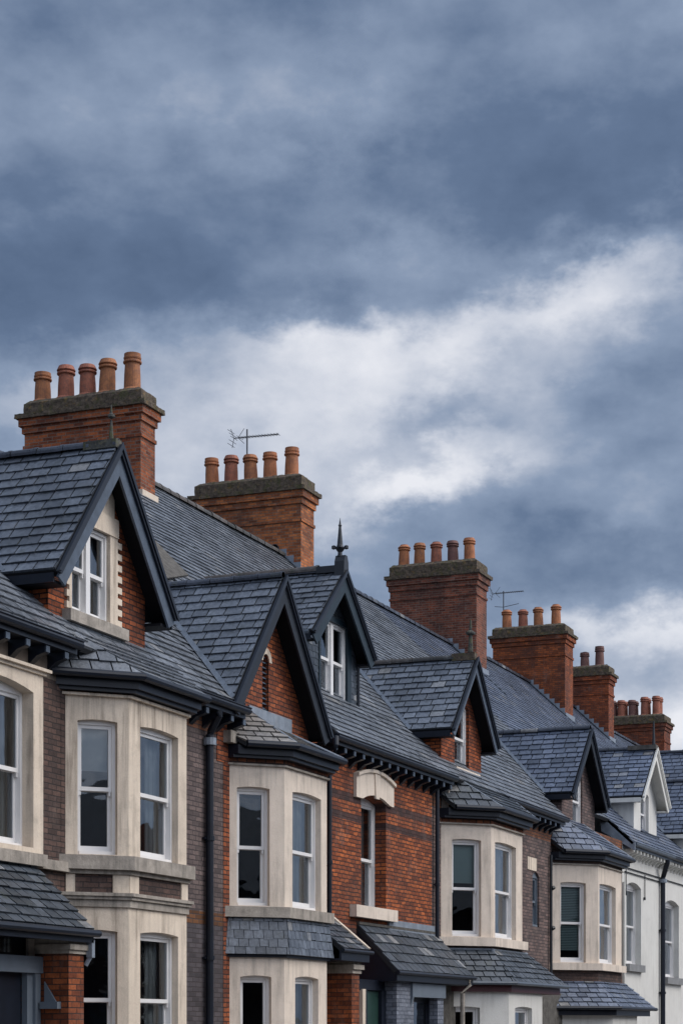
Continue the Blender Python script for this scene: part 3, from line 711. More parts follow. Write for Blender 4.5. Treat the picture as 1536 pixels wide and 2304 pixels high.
mb.poly([(w_r, -0.06, z_ws - 0.1), (w_r, 0.01, z_ws - 0.1), (w_r, 0.01, zst - 0.01), (w_r, -0.06, zst - 0.01)])
mb.build('window_surround', M['stone'], h0)
mb = MB(); mb.box(wx0 - 0.5, w_r + 0.03, -0.10, 0.0, zst - 0.012, zst + 0.03); mb.box(wx0 - 0.5, w_r + 0.08, -0.15, 0.0, zst + 0.03, zst + 0.07); mb.build('hood_moulding', M['stone'], h0)
sash(h0, (0, -0.06), (1, 0), opn, 0.20, dress=[('R', 0.10)], mull=1)
zsl = ZV(108, 1925, -0.12); mb = MB(); mb.box(wx0 - 0.6, XU(108, -0.16), -0.16, 0.02, zsl - 0.16, zsl); mb.box(XU(108, -0.16), B01 + 0.08, -0.09, 0.02, zsl - 0.17, zsl - 0.04)
mb.build('window_sill', M['sill'], h0, bevel=0.012)
eave(h0, 18.2, 24.12, 6.86, -0.34, dn=0.5)
main_roof(h0, 18.2, 24.2, 6.82, 11.45, seed=11, mat='slate_old')
rear_walls(h0, 18.2, B01)
# porch
px = 23.42; zt0 = ZV(65, 1942, 0); ze0 = ZX(213, 2092, px)
ypz = YX(213, px)
slate_roof(h0, [(19.8, ypz, ze0), (px, ypz, ze0), (px, -0.01, zt0), (19.8, -0.01, zt0)], M['slate_dark'], 'porch_roof', seed=21, gauge=0.17, width=0.26)
mb = MB(); mb.box(19.8, px + 0.02, ypz + 0.02, ypz + 0.05, ze0 - 0.17, ze0 - 0.04); mb.tube([(19.8, ypz - 0.03, ze0 - 0.05), (px + 0.06, ypz - 0.03, ze0 - 0.05)], 0.05, 10)
mb.box(19.8, px, ypz + 0.05, -0.01, ze0 - 0.12, ze0 - 0.10); mb.build('porch_gutter', M['navy'], h0)
mb = MB(); mb.prism([(px, ypz + 0.03, ze0 - 0.10), (px, -0.01, ze0 - 0.10), (px, -0.01, zt0 - 0.05)], (0.02, 0, 0)); mb.build('porch_side', M['render_brown'], h0)
xa, xb = XU(155, -0.8), XU(189, -0.8)
mb = MB(); mb.box(xa, xb, -0.8, 0.0, 0, ze0 - 0.32); mb.build('porch_pier', M['br_porch'], h0, bevel=0.006)
mb = MB(); mb.box(xa - 0.03, xb + 0.03, -0.83, 0, ze0 - 0.32, ze0 - 0.27); mb.box(xa - 0.06, xb + 0.06, -0.86, 0, ze0 - 0.27, ze0 - 0.2); mb.box(xa - 0.03, xb + 0.03, -0.83, 0, ze0 - 0.2, ze0 - 0.12); mb.build('pier_capital', M['sill'], h0, bevel=0.01)
xf = xa - 0.005; yf = YX(98, xf); zl0 = ZX(96, 2190, xf); zl1 = ZX(96, 2153, xf)
mb = MB(); mb.box(20.2, xf, yf, yf + 0.16, zl0, zl1); mb.box(xf - 0.16, xf - 0.03, yf + 0.02, yf + 0.14, 0, zl0)
mb.box(xf - 0.30, xf - 0.16, yf + 0.06, yf + 0.14, 0, zl0)
mb.build('door_frame', M['bluegrey'], h0, bevel=0.008)
mb = MB(); zl = ZX(100, 2270, xf); mb.box(xf - 0.10, xf + 0.0, yf - 0.26, yf, zl, zl + 0.09); mb.prism([(xf - 0.03, yf - 0.03, zl + 0.09), (xf - 0.03, yf - 0.2, zl + 0.09), (xf - 0.03, yf - 0.03, zl + 0.35)], (0.028, 0, 0)); mb.build('door_bracket', M['bluegrey'], h0)
mb = MB(); mb.box(20.2, xf, yf + 0.17, yf + 0.23, zl1 - 0.05, ze0 - 0.12)
mb.build('fanlight_board', M['navy'], h0)
for i in range(3):
    mb = MB(); x1_ = xf - 0.55 - i * 0.55; mb.box(x1_ - 0.42, x1_, yf + 0.14, yf + 0.168, zl1 + 0.04, zl1 + 0.26); mb.build('fanlight', M['glass'], h0)
mb = MB(); mb.box(20.2, xf - 0.32, yf + 0.14, yf + 0.2, 0, zl0); mb.build('door', M['navy'], h0)
mb = MB(); mb.box(xf - 0.20, xf - 0.04, yf + 0.1, yf + 0.14, zl1 + 0.0, ze0 - 0.13); mb.build('frame_post', M['sill'], h0)
mb = MB(); mb.box(px - 0.03, px + 0.05, ypz + 0.02, ypz + 0.10, ze0 - 0.36, ze0 - 0.13); mb.tube([(px + 0.01, ypz + 0.06, ze0 - 0.34), (px - 0.02, ypz + 0.12, ze0 - 0.46)], 0.03, 8); mb.build('gutter_outlet', M['lead'], h0)

# ---------------------------------------------------------------- generic bay data
def bay_data(uc, ur, ul=None):
    yb = -0.63; return XU(uc, yb), XU(ur, yb)
# ---------------------------------------------------------------- house with the tall near gable dormer
h1 = house(26.8, 'brown brick house with beige stone bay under the nearest big gabled dormer')
D1 = 0.63; xc, xr = XU(290, -D1), XU(420, -D1)
zt = ZV(290, 1572, -D1); zs = ZV(290, 1928, -D1); zh = ZV(316, 1632, -D1) - 0.02
fo = (XU(316, -D1), XU(401, -D1))
mb = MB(); panel(mb, (0, 0), (1, 0), xr + D1, B12, 0, 6.75); mb.build('wall', M['br_purple'], h1)
mb = MB(); panel(mb, (0, 0), (1, 0), B01 - 0.01, xc - D1, 0, 6.6); mb.build('wall', M['br_brown'], h1)
mb = MB(); x_q = XU(502, 0); mb.box(x_q, B12 + 0.35, -0.006, 0.05, 0, 6.6); mb.build('brick_quoin', M['br_gable'], h1)
bay_walls(h1, xc, xr, D1, zs, zt, zs + 0.02, zh, (0.19, 0.82), fo, 'stone', dress_c=[('N', 0.36)], dress_f=[('R', 0.30)])
band(h1, xc, xr, D1, 0.06, zt, zt + 0.035, 'stone', 'bay_moulding')
band(h1, xc, xr, D1, 0.02, zt + 0.035, 6.36, 'br_trim', 'brick_frieze')
zs1 = ZV(308, 1965, -D1 - 0.1)
band(h1, xc, xr, D1, 0.12, zs - 0.19, zs, 'sill', 'bay_sill')
band(h1, xc, xr, D1, 0.05, zs - 0.25, zs - 0.19, 'sill', 'bay_sill')
zc1 = ZV(300, 2012, -D1); zc0 = ZV(300, 2040, -D1)
band(h1, xc, xr, D1, 0.0, zc1, zs - 0.25, 'br_brown', 'bay_brick_panel')
for (P, T, segs) in (((xc - D1, 0), (S2, -S2), ((0.0, 0.13), (0.66, 0.895))), ((xc, -D1), (1, 0), ((0.0, 0.27), (xr - xc - 0.20, xr - xc + 0.004)))):
    for a, b in segs: mb = MB(); mb.lbox(P, T, a, b, -0.02, 0.1, zc1, zs - 0.252); mb.build('panel_stone', M['stone'], h1, bevel=0.008)
band(h1, xc, xr, D1, 0.10, zc1 - 0.045, zc1, 'sill', 'bay_cornice'); band(h1, xc, xr, D1, 0.07, zc1 - 0.09, zc1 - 0.045, 'sill', 'bay_cornice'); band(h1, xc, xr, D1, 0.035, zc0 - 0.02, zc1 - 0.09, 'sill', 'bay_cornice')
zg = ZV(316, 2095, -D1)
bay_walls(h1, xc, xr, D1, 0.0, zc0 - 0.02, 0.9, zg - 0.03, (0.19, 0.82), fo, 'stone', dress_f=[('R', 0.3), ('L', 0.2)], split=0.56)
eb = 0.27; ze = 6.50
bay_roof(h1, xc, xr, D1, eb, ze, (xc - 0.45, 0.18, 7.22), (xr + 1.0, 0.18, 7.22), 'slate_old', seed=31, hipmat=None)
bay_gutter(h1, xc, xr, D1, eb, ze)
main_roof(h1, B01, 29.45, 6.80, 11.45, seed=12)
eave(h1, xr + 0.35, 29.52, 6.76, -0.36)
rear_walls(h1, B01, B12)
G1 = dict(xc=25.62, hw=1.75, zp=9.90, zf=7.80, yw=0.2, yb=-0.1)
wz0 = ZV(200, 1392, 0.2); wz1 = ZV(200, 1182, 0.2) - 0.02
xl_, xr_ = XU(156, 0.2), XU(244, 0.2)
lim = lambda x: 9.90 - 0.125 - abs(x - 25.62) * 1.2
dormer(h1, yk=3.3, wall_hw=1.42, wmat='br_dormer', bmat='board', z_base=6.9, op=(xl_, xr_, wz0, wz1, 0.0), seed=41, mp=(6.80, -0.33, TAN), **G1)
gable_sash(h1, xl_, xr_, wz0, wz1, 0.2, mull=1, dress=[('R', 0.12)], recess=0.05, fw=0.055)
xj = XU(260, 0.2); mb = MB()
def sten(x0, x1, z0, z1, y0=0.16):          # stone piece trimmed to the underside of the roof
    p = [(x0, z0), (x1, z0), (x1, z1), (x0, z1)]; A = (25.62, lim(25.62))
    for a, b in ((A, (23.62, lim(23.62))), ((27.62, lim(27.62)), A)):
        p = clip(p, a, b)
        if len(p) < 3: return
    mb.prism([(q_[0], y0, q_[1]) for q_ in p], (0, 0.12, 0))
sten(xr_ - 0.012, xj, wz0, wz1); sten(xl_ - 0.06, xl_ + 0.012, wz0, wz1); sten(xl_ - 0.06, xj, wz1, wz1 + 0.26, 0.14); sten(xl_ - 0.1, xj - 0.1, wz1 + 0.26, wz1 + 0.72)
z = wz0 + 0.03
while z < wz1 - 0.1:
    sten(xj, xj + 0.13, z, z + 0.09); sten(xl_ - 0.13, xl_ - 0.06, z, z + 0.09); z += 0.16
mb.build('window_surround', M['stone'], h1, bevel=0.008)
mb = MB(); mb.box(xl_ - 0.2, xj + 0.16, 0.06, 0.25, wz0 - 0.16, wz0 + 0.0); mb.build('window_sill', M['sill'], h1, bevel=0.012)
mb = MB(); mb.box(xl_ - 0.3, 27.05, 0.12, 0.20, 7.1, wz0 - 0.17); mb.build('apron_flashing', M['lead_dark'], h1)
mb = MB(); mb.box(G1['xc'] - 0.09, G1['xc'] + 0.09, -0.12, 0.4, 9.87, 9.99); mb.build('ridge_end', M['moss_ridge'], h1)
mb = MB(); mb.tube([(25.62, 0.0, 9.97), (25.62, 0.0, 10.28)], [0.04, 0.015], 8); mb.lathe((25.62, 0.0, 10.3), [(0.015, 0), (0.05, 0.02), (0.05, 0.05), (0.02, 0.07), (0.01, 0.18), (0.001, 0.2)], 10); mb.build('finial', M['moss_ridge'], h1)
downpipe(h1, XU(472, -0.08), -0.08, 0, ZV(472, 1655, -0.08), 0.062, swan=(XU(490, -0.25), -0.27, 6.60))

# ---------------------------------------------------------------- house with vent gable
h2 = house(31.4, 'terraced house with pale two storey bay under an orange brick gable with slatted vent')
D2 = 0.67; xc, xr = XU(640, -D2), XU(735, -D2)
zt = ZV(640, 1727, -D2); zs = ZV(640, 2042, -D2); zh = ZV(658, 1782, -D2)
fo = (XU(658, -D2), XU(722, -D2))
mb = MB(); panel(mb, (0, 0), (1, 0), xr + D2 - 0.02, B23, 0, 6.95); mb.build('wall', M['br_red'], h2)
bay_walls(h2, xc, xr, D2, zs, zt, zs + 0.02, zh, (0.14, 0.73), fo, 'stone_pale', dress_f=[('R', 0.4)])
band(h2, xc, xr, D2, 0.05, zt, zt + 0.03, 'sill', 'bay_moulding'); band(h2, xc, xr, D2, 0.02, zt + 0.03, zt + 0.24, 'br_trim', 'brick_frieze')
band(h2, xc, xr, D2, 0.12, zs - 0.17, zs, 'sill', 'bay_sill')
zp1 = ZV(640, 2148, -D2)
mb = MB(); A = fp(xc, xr, D2, 0.03); Bt = fp(xc, xr, D2, 0.10)
for i in range(3): slates(mb, [(Bt[i][0], Bt[i][1], zp1), (Bt[i + 1][0], Bt[i + 1][1], zp1), (A[i + 1][0], A[i + 1][1], zs - 0.18), (A[i][0], A[i][1], zs - 0.18)], 0.135, 0.17, th=0.007, gap=0.010, seed=60 + i)
mb.build('slate_hanging', M['slate'], h2)
band(h2, xc, xr, D2, 0.0, zp1, zs - 0.17, 'felt', 'panel_backing'); band(h2, xc, xr, D2, 0.05, zp1 - 0.05, zp1 + 0.01, 'navy', 'bay_fascia')
zg = ZV(658, 2200, -D2)
bay_walls(h2, xc, xr, D2, 0.0, zp1 - 0.05, 0.8, zg, (0.20, 0.76), (XU(664, -D2), XU(716, -D2)), 'stone_pale', dress_f=[('R', 0.35)], split=0.5)
bay_roof(h2, xc, xr, D2, 0.26, zt + 0.35, (XU(560, 0), 0.0, 6.85), (xr - 0.1, 0.0, 6.70), 'slate_pale', seed=51, gauge=0.16, clamp=xc - D2 - 0.06)
bay_gutter(h2, xc, xr, D2, 0.26, zt + 0.35, clamp=xc - D2 - 0.06)
mb = MB(); mb.box(XU(560, -0.02), xr + 0.0, -0.03, 0.0, 6.68, 6.95); mb.build('apron_flashing', M['lead'], h2)
zv0, zv1 = ZV(598, 1600, 0), ZV(598, 1492, 0); vx0, vx1 = XU(589, 0), XU(603, 0)
G2 = dict(xc=30.95, hw=1.98, zp=9.12, zf=6.78, yw=-0.012, yb=-0.33)
dormer(h2, yk=2.7, wall_hw=1.86, wmat='br_gable', bmat='board_dark', z_base=5.9, op=(vx0, vx1, zv0, zv1, 0.16), seed=45, cheeks=True, gut=False, mp=(6.80, -0.33, TAN), **G2)
mb = MB(); mb.box(vx0 - 0.1, vx1 + 0.1, 0.16, 0.19, zv0 - 0.1, zv1 + 0.3); vt = mb.build('vent_opening', M['felt'], h2)
mb = MB(); z = zv0 + 0.03
while z < zv1 + 0.12: mb.prism([(vx0, 0.03, z), (vx0, 0.11, z + 0.05), (vx0, 0.11, z + 0.065), (vx0, 0.03, z + 0.015)], (vx1 - vx0, 0, 0)); z += 0.085
mb.build('vent_slats', M['board'], vt)
mb = MB(); cx = (vx0 + vx1) / 2; ro = (vx1 - vx0) / 2
for i in range(8):
    t0, t1 = math.pi * i / 8, math.pi * (i + 1) / 8
    P = lambda t, r: (cx + math.cos(t) * r, -0.025, zv1 + 0.02 + math.sin(t) * r * 1.0)
    mb.prism([P(t0, ro), P(t0, ro + 0.11), P(t1, ro + 0.11), P(t1, ro)], (0, 0.05, 0))
mb.build('vent_arch', M['stone'], h2)
main_roof(h2, 29.45, B23, 7.45, 11.45, ye=0.37, seed=13)
rear_walls(h2, B12, B23)
mb = MB(); mb.box(XU(520, -0.15), XU(540, -0.15), -0.15, 0.0, ZV(530, 1672, -0.15), ZV(530, 1645, -0.15)); mb.build('corbel_stone', M['sill'], h2)
downpipe(h2, XU(741, -0.12), -0.12, 0, ZV(740, 1745, -0.12), 0.045, hopper=False, swan=(XU(750, -0.3), -0.3, 6.45))
mb = MB(); hx = XU(752, -0.35); mb.tube([(hx, -0.38, 6.80), (hx - 0.05, -0.40, 6.66), (hx + 0.05, -0.34, 6.5), (hx - 0.12, -0.2, 6.32), (hx - 0.3, -0.14, 6.2)], 0.05, 10); mb.build('swan_neck', M['navy'], h2)
# porch lean-to right of the bay
px = 33.55; zt2 = ZV(740, 2053, 0); ze2 = ZX(830, 2140, px); yp = YX(830, px)
slate_roof(h2, [(xr + 0.3, yp, ze2), (px, yp, ze2), (px, -0.01, zt2), (xr + 0.3, -0.01, zt2)], M['slate_dark'], 'porch_roof', seed=22, gauge=0.17, width=0.26)
mb = MB(); mb.beam((px, yp, ze2 + 0.03), (px, 0, zt2 + 0.03), 0.10, 0.05); mb.build('verge_flashing', M['stone'], h2)
mb = MB(); mb.box(xr + 0.2, px + 0.02, yp + 0.0, yp + 0.04, ze2 - 0.2, ze2 - 0.04); mb.tube([(xr + 0.2, yp - 0.03, ze2 - 0.03), (px + 0.1, yp - 0.03, ze2 - 0.03)], 0.035, 8); mb.box(xr + 0.2, px, yp + 0.04, -0.01, ze2 - 0.2, ze2 - 0.17)
mb.prism([(px, yp + 0.03, ze2 - 0.17), (px, -0.01, ze2 - 0.17), (px, -0.01, zt2 - 0.05)], (-0.02, 0, 0)); mb.build('porch_gutter', M['navy'], h2)
xa, xb = XU(792, -0.72), XU(808, -0.72)
mb = MB(); mb.box(xa - 0.02, xb, -0.72, 0.0, 0, ze2 - 0.40); mb.build('porch_pier', M['br_porch'], h2, bevel=0.006)
mb = MB(); mb.box(xa - 0.05, xb + 0.03, -0.75, 0, ze2 - 0.40, ze2 - 0.33); mb.box(xa - 0.09, xb + 0.07, -0.79, 0, ze2 - 0.33, ze2 - 0.25); mb.box(xa - 0.04, xb + 0.03, -0.75, 0, ze2 - 0.25, ze2 - 0.19); mb.build('pier_capital', M['sill'], h2, bevel=0.01)

# ---------------------------------------------------------------- red house
h3 = house(36.6, 'bright red brick house with arched stone window head and slate hung dormer with finial')
wx0, wx1 = XU(812, 0), XU(868, 0); wz0 = ZV(830, 2048, 0.0); wz1 = ZV(802, 1792, -0.06)
op3 = (wx0, wx1, wz0, wz1, 0.10)
mb = MB(); panel(mb, (0, 0), (1, 0), B23, B34 - 0.35, 0, 6.95, [op3], 0.28); mb.build('wall', M['br_red'], h3)
sash(h3, (0, 0), (1, 0), op3, 0.26, dress=[('R', 0.5), ('L', 0.15)], split=0.48)
# stone hood with keystone
mb = MB(); hx0, hx1 = XU(802, -0.06), XU(886, -0.06); zb_, za_ = ZV(802, 1790, -0.06), ZV(802, 1745, -0.06)
K = 12
for i in range(K):
    s0, s1 = i / K, (i + 1) / K; f = lambda s: 1 - (2 * s - 1) ** 2
    a, b = hx0 + (hx1 - hx0) * s0, hx0 + (hx1 - hx0) * s1
    lo = lambda x: wz1 + 0.02 + 0.10 * max(0, 1 - (2 * (x - wx0) / (wx1 - wx0) - 1) ** 2) if wx0 < x < wx1 else wz1 + 0.0
    mb.prism([(a, -0.06, lo(a)), (b, -0.06, lo(b)), (b, -0.06, za_ + 0.15 * f(s1)), (a, -0.06, za_ + 0.15 * f(s0))], (0, 0.08, 0))
    mb.prism([(a, -0.11, za_ + 0.15 * f(s0)), (b, -0.11, za_ + 0.15 * f(s1)), (b, -0.11, za_ + 0.06 + 0.15 * f(s1)), (a, -0.11, za_ + 0.06 + 0.15 * f(s0))], (0, 0.13, 0))
kx = (wx0 + wx1) / 2; mb.prism([(kx - 0.09, -0.085, wz1 + 0.06), (kx + 0.09, -0.085, wz1 + 0.06), (kx + 0.14, -0.085, za_ + 0.13), (kx - 0.14, -0.085, za_ + 0.22)], (0, 0.04, 0))
mb.build('window_hood', M['stone_pale'], h3)
mb = MB(); sx0, sx1 = XU(818, -0.14) - 0.35, XU(895, -0.14); zq = ZV(850, 2042, -0.14); mb.box(sx0, sx1, -0.14, 0.2, zq - 0.22, zq + 0.0); mb.build('window_sill', M['stone_pale'], h3, bevel=0.012)
main_roof(h3, B23, 38.3, 6.85, 11.5, ye=-0.33, seed=14, ridge=False)
ridge_tiles(h3, (B23, 4.67, 11.55), (35.7, 4.67, 11.55), 0.11, 0.45, M['ridge'], seed=14)
slate_roof(h3, [(35.9, 4.69, 11.52), (38.3, 4.69, 11.52), (38.3, 7.25, 13.9)], M['slate_old'], 'roof_slope', seed=19, gauge=0.21)
eave(h3, B23 - 0.3, XU(1026, -0.36), 6.87, -0.36)
rear_walls(h3, B23, B34)
D3 = dict(xc=36.25, hw=1.58, zp=10.42, zf=9.02, yw=1.0, yb=0.70)
dx0, dx1 = XU(717, 1.0), XU(777, 1.0); dz0 = ZV(745, 1572, 1.0); dz1 = ZV(745, 1400, 1.0)
dormer(h3, yk=4.0, wall_hw=1.38, wmat='slate_dark', bmat='board_teal', z_base=7.9, op=(dx0, dx1, dz0, dz1, 0.0), seed=47, mp=(6.85, -0.33, TAN), rmat='ridge', gw=0.25, **D3)
gable_sash(h3, dx0, dx1, dz0, dz1, 0.98, mull=1, dress=[('R', 0.15), ('L', 0.15)], recess=0.06)
mb = MB(); n0 = 0.99
slates(mb, [(36.25 - 1.38, 0.985, 7.95), (dx0 - 0.08, 0.985, 7.95), (dx0 - 0.08, 0.985, 9.75), (36.25 - 1.38, 0.985, 8.95)], 0.12, 0.17, th=0.008, gap=0.010, seed=71); mb.build('slate_hanging', M['slate_dark'], h3); mb = MB()
slates(mb, [(dx1 + 0.22, 0.985, 7.95), (36.25 + 1.38, 0.985, 7.95), (36.25 + 1.38, 0.985, 8.95), (dx1 + 0.22, 0.985, 9.3)], 0.12, 0.17, th=0.008, gap=0.010, seed=72); mb.build('slate_hanging', M['slate_dark'], h3); mb = MB()
slates(mb, [(dx0 - 0.08, 0.985, dz1 + 0.08), (dx1 + 0.2, 0.985, dz1 + 0.08), (36.25, 0.985, 10.2)], 0.12, 0.17, th=0.008, gap=0.010, seed=73)
mb.build('slate_hanging', M['slate_dark'], h3)
mb = MB(); mb.box(dx1 + 0.0, dx1 + 0.2, 0.955, 1.0, dz0 - 0.1, dz1 + 0.1); mb.box(dx0 - 0.08, dx0, 0.955, 1.0, dz0 - 0.1, dz1 + 0.1); mb.box(dx0 - 0.08, dx1 + 0.2, 0.95, 1.0, dz1, dz1 + 0.1); mb.build('dormer_lining', M['board_teal'], h3)
mb = MB(); mb.box(dx0 - 0.3, 37.65, 0.93, 1.0, 7.95, dz0 - 0.0); mb.build('apron_flashing', M['lead_dark'], h3)
mb = MB(); mb.tube([(37.67, 0.95, 7.95), (37.67, 0.95, 8.9)], 0.035, 8); mb.build('dormer_pipe', M['navy'], h3)
mb = MB(); mb.tube([(34.66, 0.75, 8.99), (34.66, 2.6, 8.99)], 0.05, 8); mb.build('dormer_gutter', M['lead_dark'], h3)
# finial
mb = MB(); fx, fy, fz = 36.25, 0.72, 10.40
mb.box(fx - 0.11, fx + 0.11, fy - 0.06, fy + 0.5, fz, fz + 0.13); mb.prism([(fx - 0.13, fy - 0.08, fz - 0.1), (fx + 0.13, fy - 0.08, fz - 0.1), (fx + 0.11, fy - 0.08, fz + 0.2), (fx + 0.05, fy - 0.08, fz + 0.32), (fx - 0.05, fy - 0.08, fz + 0.32), (fx - 0.11, fy - 0.08, fz + 0.2)], (0, 0.2, 0))
mb.lathe((fx, fy + 0.05, fz + 0.30), [(0.075, 0), (0.045, 0.04), (0.04, 0.09), (0.07, 0.13), (0.10, 0.17), (0.07, 0.20), (0.055, 0.23), (0.05, 0.3), (0.025, 0.58), (0.036, 0.60), (0.02, 0.63), (0.0, 0.76)], 12)
for k in range(4):
    t = k * math.pi / 2 + 0.3; mb.lathe((fx + 0.12 * math.cos(t), fy + 0.05 + 0.12 * math.sin(t), fz + 0.44), [(0.0, 0), (0.045, 0.02), (0.045, 0.07), (0.0, 0.09)], 8)
mb.build('finial', M['iron'], h3)
ridge_tiles(h3, (36.25, 1.2, 10.5), (36.25, 3.9, 10.5), 0.10, 0.9, M['ridge_moss'], 'ridge', 5)
# cement fillet on the roof slope
def on_roof(u, v, ze, ye=-0.33, tn=TAN):
    dx, dy = ray(u); s = (HOR - v) / F; k = (ze - tn * ye - tn * CY - CZ) / (s - tn * dy); return Vector((k * dx, k * dy - CY, CZ + s * k))
nr = Vector((0, -TAN, 1)).normalized()
mb = MB(); mb.prism([on_roof(330, 1205, 6.85) + nr * 0.03, on_roof(352, 1228, 6.85) + nr * 0.03, on_roof(420, 1299, 6.85) + nr * 0.03, on_roof(345, 1310, 6.85) + nr * 0.03], nr * 0.03); mb.build('cement_fillet', M['cement'], h3)
downpipe(h3, XU(983, -0.08), -0.08, 0, ZV(983, 1775, -0.08), 0.042, hopper=False, swan=(XU(992, -0.25), -0.28, 6.82))
# porch of the red house
px0 = XU(802, 0); px1 = 39.62; zt3 = ZV(802, 2080, 0); yp = YX(893, px0); ze3 = ZX(893, 2184, px0)
slate_roof(h3, [(px0, yp, ze3), (px1, yp, ze3), (px1, -0.01, zt3), (px0, -0.01, zt3)], M['slate_dark'], 'porch_roof', seed=23, gauge=0.24, width=0.30)
mb = MB(); mb.box(px0, px1, yp + 0.0, yp + 0.04, ze3 - 0.18, ze3 - 0.04); mb.tube([(px0 - 0.03, yp - 0.03, ze3 - 0.03), (px1 + 0.05, yp - 0.03, ze3 - 0.03)], 0.04, 8); mb.box(px0, px1, yp + 0.04, -0.01, ze3 - 0.19, ze3 - 0.16)
mb.build('porch_gutter', M['navy'], h3)
mb = MB(); mb.prism([(px0 + 0.01, yp + 0.04, ze3 - 0.17), (px0 + 0.01, -0.01, ze3 - 0.17), (px0 + 0.01, -0.01, zt3 - 0.02), (px0 + 0.01, yp + 0.04, ze3 - 0.0)], (0.03, 0, 0)); mb.build('porch_cheek', M['navy'], h3)
mb = MB(); mb.box(px0 + 1.6, px1 - 0.2, -0.05, 0.0, zt3 - 0.03, zt3 + 0.17); mb.build('apron_flashing', M['lead'], h3)
mb = MB(); mb.beam((px0, -0.03, zt3 + 0.03), (px1, -0.03, zt3 + 0.03), 0.05, 0.05); mb.build('top_flashing', M['cement'], h3)
bx = XU(892, -0.65); bx2 = XU(997, -0.65); lx = XU(925, -0.67); zlt, zlb = ZV(925, 2212, -0.67), ZV(925, 2243, -0.67)
ox0, ox1 = XU(930, -0.65), XU(984, -0.65)
mb = MB(); panel(mb, (0, -0.65), (1, 0), bx, bx2, 0, ze3 - 0.17, [(ox0, ox1, 0.6, zlb, 0)], 0.2); panel(mb, (bx, 0), (0, -1), 0, 0.65, 0, ze3 - 0.17); panel(mb, (bx2, -0.65), (0, 1), 0, 0.65, 0, ze3 - 0.17); mb.build('porch_wall', M['br_blue'], h3)
sash(h3, (0, -0.65), (1, 0), (ox0, ox1, 0.6, zlb, 0), 0.2, fmat='navy')
mb = MB(); mb.box(lx, bx2, -0.70, -0.60, zlb, zlt); mb.prism([(lx, -0.70, zlb), (lx + 0.0, -0.60, zlb), (lx, -0.60, zlb - 0.35)], (0.08, 0, 0)); mb.build('lintel', M['bluegrey'], h3, bevel=0.008)
ddx0, ddx1 = XU(819, -0.40), bx
mb = MB(); mb.box(ddx0 - 0.4, ddx1, -0.42, -0.30, ZV(840, 2228, -0.42), ze3 - 0.17); mb.box(ddx0 - 0.05, ddx0 + 0.05, -0.44, -0.30, 0, ZV(840, 2228, -0.42)); mb.box(ddx1 - 0.22, ddx1, -0.44, -0.30, 0, ZV(840, 2228, -0.42)); mb.build('door_frame', M['navy'], h3)
mb = MB(); mb.box(ddx0 + 0.05, ddx1 - 0.22, -0.37, -0.33, 0, ZV(840, 2230, -0.42)); mb.build('door', M['green_door'], h3)
mb = MB(); mb.box(ddx0 - 0.2, ddx0 - 0.05, -0.45, -0.33, 0, ZV(815, 2225, -0.45)); mb.build('door_post', M['stone'], h3)
mb = MB(); mb.box(bx2 + 0.01, px1 + 0.2, -0.35, -0.2, 0, ze3 - 0.17); mb.build('passage_wall', M['cement'], h3)
wp = XU(1042, -0.72); mb = MB(); zz = ZV(1045, 2215, -0.75); mb.tube([(wp + 0.15, -0.80, zz + 0.12), (wp + 0.15, -0.80, zz), (wp, -0.70, zz - 0.18), (wp, -0.70, 0)], 0.05, 10); mb.build('white_downpipe', M['sill'], h3)
# chimney 1
ZB = 12.2
def mkchim(hh, ucorner, uright, uleft, yf, vtop, vcor, vband, potspec, bi, zb=ZB, **kw):
    xl = XU(ucorner, yf); xr_ = XU(uright, yf); yb_ = YX(uleft, xl)
    xm = (xl + xr_) / 2
    pots = [(YX(u, xm), k, mi, dz) for (u, k, mi, dz) in potspec]
    chimney(hh, xl, xr_, yf, yb_, zb, ZV(ucorner, vcor, yf), ZV(ucorner, vtop, yf) + (0.06 if ucorner < 400 else 0.13), ZV(ucorner, vband, yf), M['chim'][bi], pots, **kw)
    return xl, xr_, yf, yb_
c1 = mkchim(h3, 317, 349, 56, 6.4, 873, 945, 973, [(97, 'plain', 0, -0.08), (149, 'roll', 1, 0.0), (198, 'roll', 1, -0.05), (241, 'roll', 0, 0.02), (298, 'plain', 0, 0.06)], 0)
mb = MB(); mb.box(c1[0] - 0.03, c1[1] + 0.05, 6.34, 6.45, 12.8, 13.2); mb.build('base_fillet', M['stone'], h3)
for (u, r_) in ((270, 0.09), (172, 0.08)):
    mb = MB(); y_ = YX(u, c1[1] - 0.1); mb.lathe((c1[1] - 0.1, y_, 15.35), [(0.06, -0.1), (0.06, 0.12), (0.1, 0.13), (r_, 0.2), (0.0, 0.21)], 12); mb.build('flue_cowl', M['iron'], h3)

# ---------------------------------------------------------------- house with second brick dormer
h4 = house(43.9, 'purple brick house with pale bay, narrow stained window and dormer with mossy ridge')
D4 = 0.82; xc, xr = XU(1104, -D4), XU(1174, -D4)
zt = ZV(1104, 1858, -D4); zs = ZV(1104, 2110, -D4); zh = ZV(1113, 1895, -D4)
nx0, nx1 = XU(1197, 0), XU(1212, 0); nz0, nz1 = ZV(1205, 2085, 0), ZV(1205, 1972, 0)
mb = MB(); panel(mb, (0, 0), (1, 0), B34 - 0.35, xc - D4, 0, 6.7); mb.build('wall', M['br_purple_b'], h4); mb = MB(); panel(mb, (0, 0), (1, 0), xr + D4, B45, 0, 6.85, [(nx0, nx1, nz0, nz1, 0.1)], 0.12); mb.build('wall', M['br_purple_b'], h4)
sash(h4, (0, 0), (1, 0), (nx0, nx1, nz0, nz1, 0.1), 0.08, dress=[('S', 0.98)], fmat='bluegrey')
